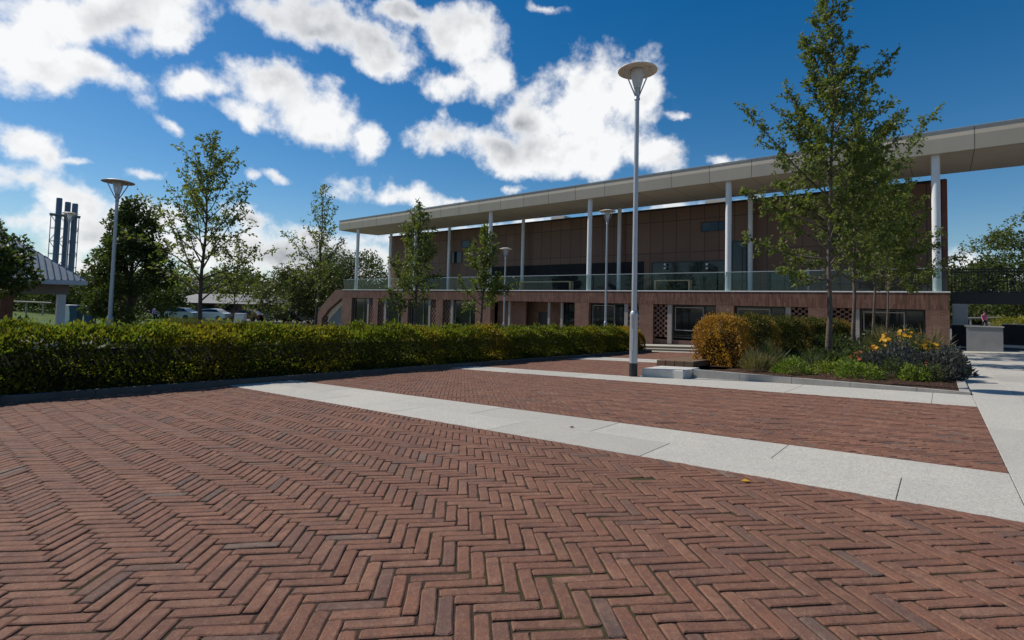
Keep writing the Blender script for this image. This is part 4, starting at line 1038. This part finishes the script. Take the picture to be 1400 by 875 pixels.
for i, (px, mat, lab) in enumerate(((94, M['white'], 'pale grey litter bin beside the shelter column'), (104, M['bluebin'], 'dark blue wheeled bin right of the pale bin'), (123, M['bluebin'], 'dark blue wheeled bin under the dense conical tree'))):
    q = at(px, 440, 44); r = thing('wheeled_bin', lab, 'bin', G(q.x, q.y, .45), ang)
    m = MB(); v = [(-.28, -.3, .08), (.28, -.3, .08), (.28, .3, .08), (-.28, .3, .08), (-.36, -.4, 1.1), (.36, -.4, 1.1), (.36, .4, 1.1), (-.36, .4, 1.1)]
    m.raw(v, [(3, 2, 1, 0), (4, 5, 6, 7), (0, 1, 5, 4), (1, 2, 6, 5), (2, 3, 7, 6), (3, 0, 4, 7)]); m.box(-.28, .28, -.3, .3, -.6, .079); m.build('body', mat, r)
    m = MB(); m.box(-.39, .39, -.44, .43, 1.101, 1.17, 0, .03); m.build('lid', mat, r)
# fallen leaves on the paving
for i, (x, y, lab) in enumerate(((-1.02, 3.63, 'single yellow fallen leaf on the bricks beside the near pale band'), (-2.9, 4.45, 'small curled brown leaf lying on the near pale band'))):
    V = leaf_quads(np.array([[0, 0, .006]]), np.array([[1., .3, .08]]), np.array([.06]), np.array([.04]), .12, 9)
    o = quads('fallen_leaf', V, M['yellow'] if i == 0 else M['mulch'], None, np.array([[.8, .1, 0]])); o.location = G(x, y); tag(o, lab, 'leaf')

for o in list(scene.collection.objects):
    if o.parent is None and 'label' in o and 'group' not in o:
        g = {'birch_tree': GT, 'young_oak_tree': 'young trees around the long hedge and facade', 'sapling_tree': 'thin saplings beyond the hedge', 'dense_tree': 'full grown trees in the background', 'ornamental_grass': 'tufts of grass in the beds', 'flower_clump': 'flowering clumps in the planter', 'lime_plant': 'bright green mounds in the planter', 'leafy_plant': 'leafy plants in the planter', 'grey_shrub': 'grey shrubs at the planter corner', 'clipped_hedge': 'clipped hedges round the plaza', 'terrace_bench': 'timber benches on the terrace', 'wheeled_bin': 'bins beside the shelter', 'rail_fence': 'pale timber rails', 'panel_fence': 'dark panel fences by the grey wall', 'fallen_leaf': 'fallen leaves on the paving', 'utility_cabinet': 'pale utility cabinets'}.get(o.name.split('.')[0])
        if g: o['group'] = g
# ------------------------------------------------------------------ sky
SUN_EL = 47.0; az_dir = Vector((-math.cos(R(13)), -math.sin(R(13)), 0))
to_sun = (az_dir*math.cos(R(SUN_EL))+Vector((0, 0, math.sin(R(SUN_EL))))).normalized()
world = bpy.data.worlds.new('World'); scene.world = world; world.use_nodes = True
T = NT.__new__(NT); T.t = world.node_tree
bg = T.t.nodes['Background']; bg.inputs['Strength'].default_value = .1
sky = T.n('ShaderNodeTexSky', _sky_type='NISHITA', _sun_disc=False, _sun_elevation=R(SUN_EL), _sun_rotation=math.atan2(az_dir.x, az_dir.y), _air_density=1.0, _dust_density=.25, _ozone_density=2.5, _altitude=100)
hs = T.n('ShaderNodeHueSaturation'); T.link(sky.outputs[0], hs.inputs['Color']); hs.inputs['Saturation'].default_value = 1.45; hs.inputs['Value'].default_value = .80
tc = T.n('ShaderNodeTexCoord').outputs['Generated']
sep = T.n('ShaderNodeSeparateXYZ'); T.link(tc, sep.inputs[0])
az = T.math('ARCTAN2', sep.outputs[0], sep.outputs[1]); el = T.math('ARCSINE', sep.outputs[2])
azd = T.math('MULTIPLY', az, 57.29578); eld = T.math('MULTIPLY', el, 57.29578)
hz = T.math('MULTIPLY', T.math('POWER', 2.718, T.math('MULTIPLY', T.math('MAXIMUM', eld, 0.0), -.13)), .36)
skyc = T.mix(hz, hs.outputs[0], (3.0, 4.6, 6.4))
cmb = T.n('ShaderNodeCombineXYZ'); T.link(azd, cmb.inputs[0]); T.link(eld, cmb.inputs[1]); AE = cmb.outputs[0]
# warp the cloud outlines with noise so that they billow
nw = T.n('ShaderNodeTexNoise'); T.link(tc, nw.inputs['Vector']); nw.inputs['Scale'].default_value = 9; nw.inputs['Detail'].default_value = 5; nw.inputs['Roughness'].default_value = .6
wv = T.n('ShaderNodeVectorMath', _operation='SUBTRACT'); T.link(nw.outputs['Color'], wv.inputs[0]); wv.inputs[1].default_value = (.5, .5, .5)
wv2 = T.n('ShaderNodeVectorMath', _operation='MULTIPLY'); T.link(wv.outputs[0], wv2.inputs[0]); wv2.inputs[1].default_value = (5.5, 4.5, 0)
wv3 = T.n('ShaderNodeVectorMath', _operation='ADD'); T.link(AE, wv3.inputs[0]); T.link(wv2.outputs[0], wv3.inputs[1]); AEW = wv3.outputs[0]
CL = [(-79.8, 22.7, 9.1, 2.9, 23), (-83.0, 17.7, 4.3, 2.2, 1), (-79.0, 18.3, 3.3, 1.8, -14), (-84.2, 19.3, 3.7, 2.5, 33), (-74.5, 22.8, 4.6, 1.5, 31), (-61.1, 27.1, 7.5, 2.7, 1), (-55.0, 26.1, 4.8, 2.5, -11), (-52.0, 29.4, 7.2, 1.4, 7), (-71.7, 19.7, 3.3, 1.5, 5), (-65.0, 20.5, 5.7, 3.0, 1), (-60.6, 18.1, 6.7, 3.5, -12), (-67.2, 17.5, 4.4, 1.7, -10), (-56.1, 16.9, 3.1, 2.1, -10), (-45.8, 27.7, 4.5, 3.5, 2), (-43.2, 24.7, 4.1, 3.4, -2), (-46.9, 22.8, 3.3, 1.8, 5), (-47.9, 17.6, 3.9, 2.0, 4), (-40.9, 16.8, 5.1, 2.6, -3), (-32.8, 21.7, 6.7, 4.6, 16), (-27.2, 22.5, 4.5, 3.5, 12), (-34.3, 16.9, 9.8, 2.6, -3), (-24.8, 16.1, 5.6, 2.2, -11), (-18.5, 15.4, 2.9, .7, -14), (-37.7, 19.9, 4.1, 2.7, 0), (-52.8, 11.3, 6.8, 1.5, -1), (-46.5, 11.1, 3.2, .7, -5), (-84.0, 12.1, 2.5, 1.7, -25), (-82.4, 11.0, 1.2, 1.1, -23), (-83.2, 8.8, 3.2, 1.3, 0), (-80.9, 7.6, 3.7, 1.6, -7), (-84.1, 5.7, 2.9, 1.6, 1), (-79.8, 5.3, 4.5, 2.0, 0), (-75.3, 6.8, 3.8, 2.0, 8), (-75.3, 11.0, 2.0, .6, 6), (-66.9, 12.0, .9, .6, -14), (-64.7, 11.8, 1.5, .6, -20), (-80.1, 11.0, 1.2, .3, 11), (-74.1, 15.7, 1.3, .5, -11), (-69.4, 4.6, 6.8, 2.4, 5), (-62.9, 4.3, 7.6, 3.0, 4), (-57.1, 3.5, 6.7, 2.8, 3), (-66.7, 7.7, 3.9, 1.2, -6), (-61.6, 7.0, 3.5, 1.2, -6), (-51.1, 6.5, 7.1, 1.7, 3), (-80.2, 2.2, 6.6, 1.5, 4), (-36.7, 30.3, 2.0, .5, -15), (-40.8, 12.8, 1.5, .5, 2), (-22.0, 20.2, 1.1, .4, -6), (-40, 7.5, 12, 2.2, 4), (-27, 9.3, 8, 2.0, 4), (-16, 9.6, 6, 1.6, 0), (1.2, 4.2, 1.9, 1.2, -3), (3.9, 2.8, 2.6, .8, -1),
      # the rest of the sky, out of the picture
      (-110, 15, 14, 5, 5), (-140, 24, 16, 6, -4), (-170, 12, 18, 4, 3), (150, 20, 14, 6, 8), (115, 10, 16, 4, 0), (75, 18, 12, 5, -6), (40, 12, 9, 3, 4), (-100, 40, 10, 6, 10), (-30, 45, 9, 5, 0)]
acc = None
for (a_, e_, sa, sb_, rt) in CL:
    mp = T.n('ShaderNodeMapping', _vector_type='TEXTURE'); T.link(AEW, mp.inputs[0]); mp.inputs['Location'].default_value = (a_, e_, 0); mp.inputs['Rotation'].default_value = (0, 0, R(rt)); mp.inputs['Scale'].default_value = (sa*.97, sb_*1.0, 1)
    ln = T.n('ShaderNodeVectorMath', _operation='LENGTH'); T.link(mp.outputs[0], ln.inputs[0])
    v = T.math('MULTIPLY', T.math('SUBTRACT', 1.0, ln.outputs['Value']), min(1, .22+sb_*.30))
    acc = v if acc is None else T.math('SMOOTH_MAX', acc, v, .25)
nf = T.n('ShaderNodeTexNoise'); T.link(tc, nf.inputs['Vector']); nf.inputs['Scale'].default_value = 14; nf.inputs['Detail'].default_value = 9; nf.inputs['Roughness'].default_value = .58
fb = T.math('MULTIPLY', T.math('SUBTRACT', nf.outputs['Fac'], .5), 1.9)
dens = T.math('ADD', acc, fb)
mr = T.n('ShaderNodeMapRange', _interpolation_type='SMOOTHSTEP'); T.link(dens, mr.inputs[0]); mr.inputs[1].default_value = -.08; mr.inputs[2].default_value = .50
alpha = mr.outputs[0]
thick = T.n('ShaderNodeMapRange', _interpolation_type='SMOOTHSTEP'); T.link(T.math('ADD', acc, T.math('MULTIPLY', fb, .8)), thick.inputs[0]); thick.inputs[1].default_value = .16; thick.inputs[2].default_value = .80
off = T.n('ShaderNodeVectorMath', _operation='ADD'); T.link(tc, off.inputs[0]); off.inputs[1].default_value = (-.012, -.004, .016)
nf2 = T.n('ShaderNodeTexNoise'); T.link(off.outputs[0], nf2.inputs['Vector']); nf2.inputs['Scale'].default_value = 14; nf2.inputs['Detail'].default_value = 5; nf2.inputs['Roughness'].default_value = .55
nf3 = T.n('ShaderNodeTexNoise'); T.link(tc, nf3.inputs['Vector']); nf3.inputs['Scale'].default_value = 14; nf3.inputs['Detail'].default_value = 5; nf3.inputs['Roughness'].default_value = .55
relief = T.math('MULTIPLY', T.math('SUBTRACT', nf2.outputs['Fac'], nf3.outputs['Fac']), 1.8)
nv = T.n('ShaderNodeTexNoise'); T.link(tc, nv.inputs['Vector']); nv.inputs['Scale'].default_value = 4.5; nv.inputs['Detail'].default_value = 3; nv.inputs['Roughness'].default_value = .5
tk = T.math('MULTIPLY', thick.outputs[0], T.math('ADD', T.ramp(nv.outputs['Fac'], [(.41, .0), (.63, .95)]), relief, clamp=True))
ccol = T.mix(tk, (8.9, 8.95, 9.0), (3.5, 3.65, 3.9))
final = T.mix(T.math('MULTIPLY', alpha, .97), skyc, ccol)
T.link(final, bg.inputs['Color'])

sd = bpy.data.lights.new('Sun', 'SUN'); sd.energy = 4.0; sd.angle = R(.53); sd.color = (1.0, .94, .85)
so = bpy.data.objects.new('Sun', sd); link(so); so.rotation_euler = (-to_sun).to_track_quat('-Z', 'Y').to_euler()

# ------------------------------------------------------------------ camera
cd = bpy.data.cameras.new('Camera'); cam = bpy.data.objects.new('Camera', cd); link(cam); scene.camera = cam
m = Matrix.Identity(4)
for i in range(3): m[i][0] = CR[i]; m[i][1] = CU[i]; m[i][2] = -CF[i]
cam.matrix_world = m
cd.sensor_fit = 'HORIZONTAL'; cd.sensor_width = 36; cd.lens = 36*705/1400; cd.shift_y = -54.5/1400; cd.clip_end = 3000; cd.clip_start = .05
scene.view_settings.view_transform = 'Standard'; scene.view_settings.look = 'None'; scene.view_settings.gamma = 1; scene.view_settings.exposure = .12
scene.render.resolution_x = 1024; scene.render.resolution_y = 640
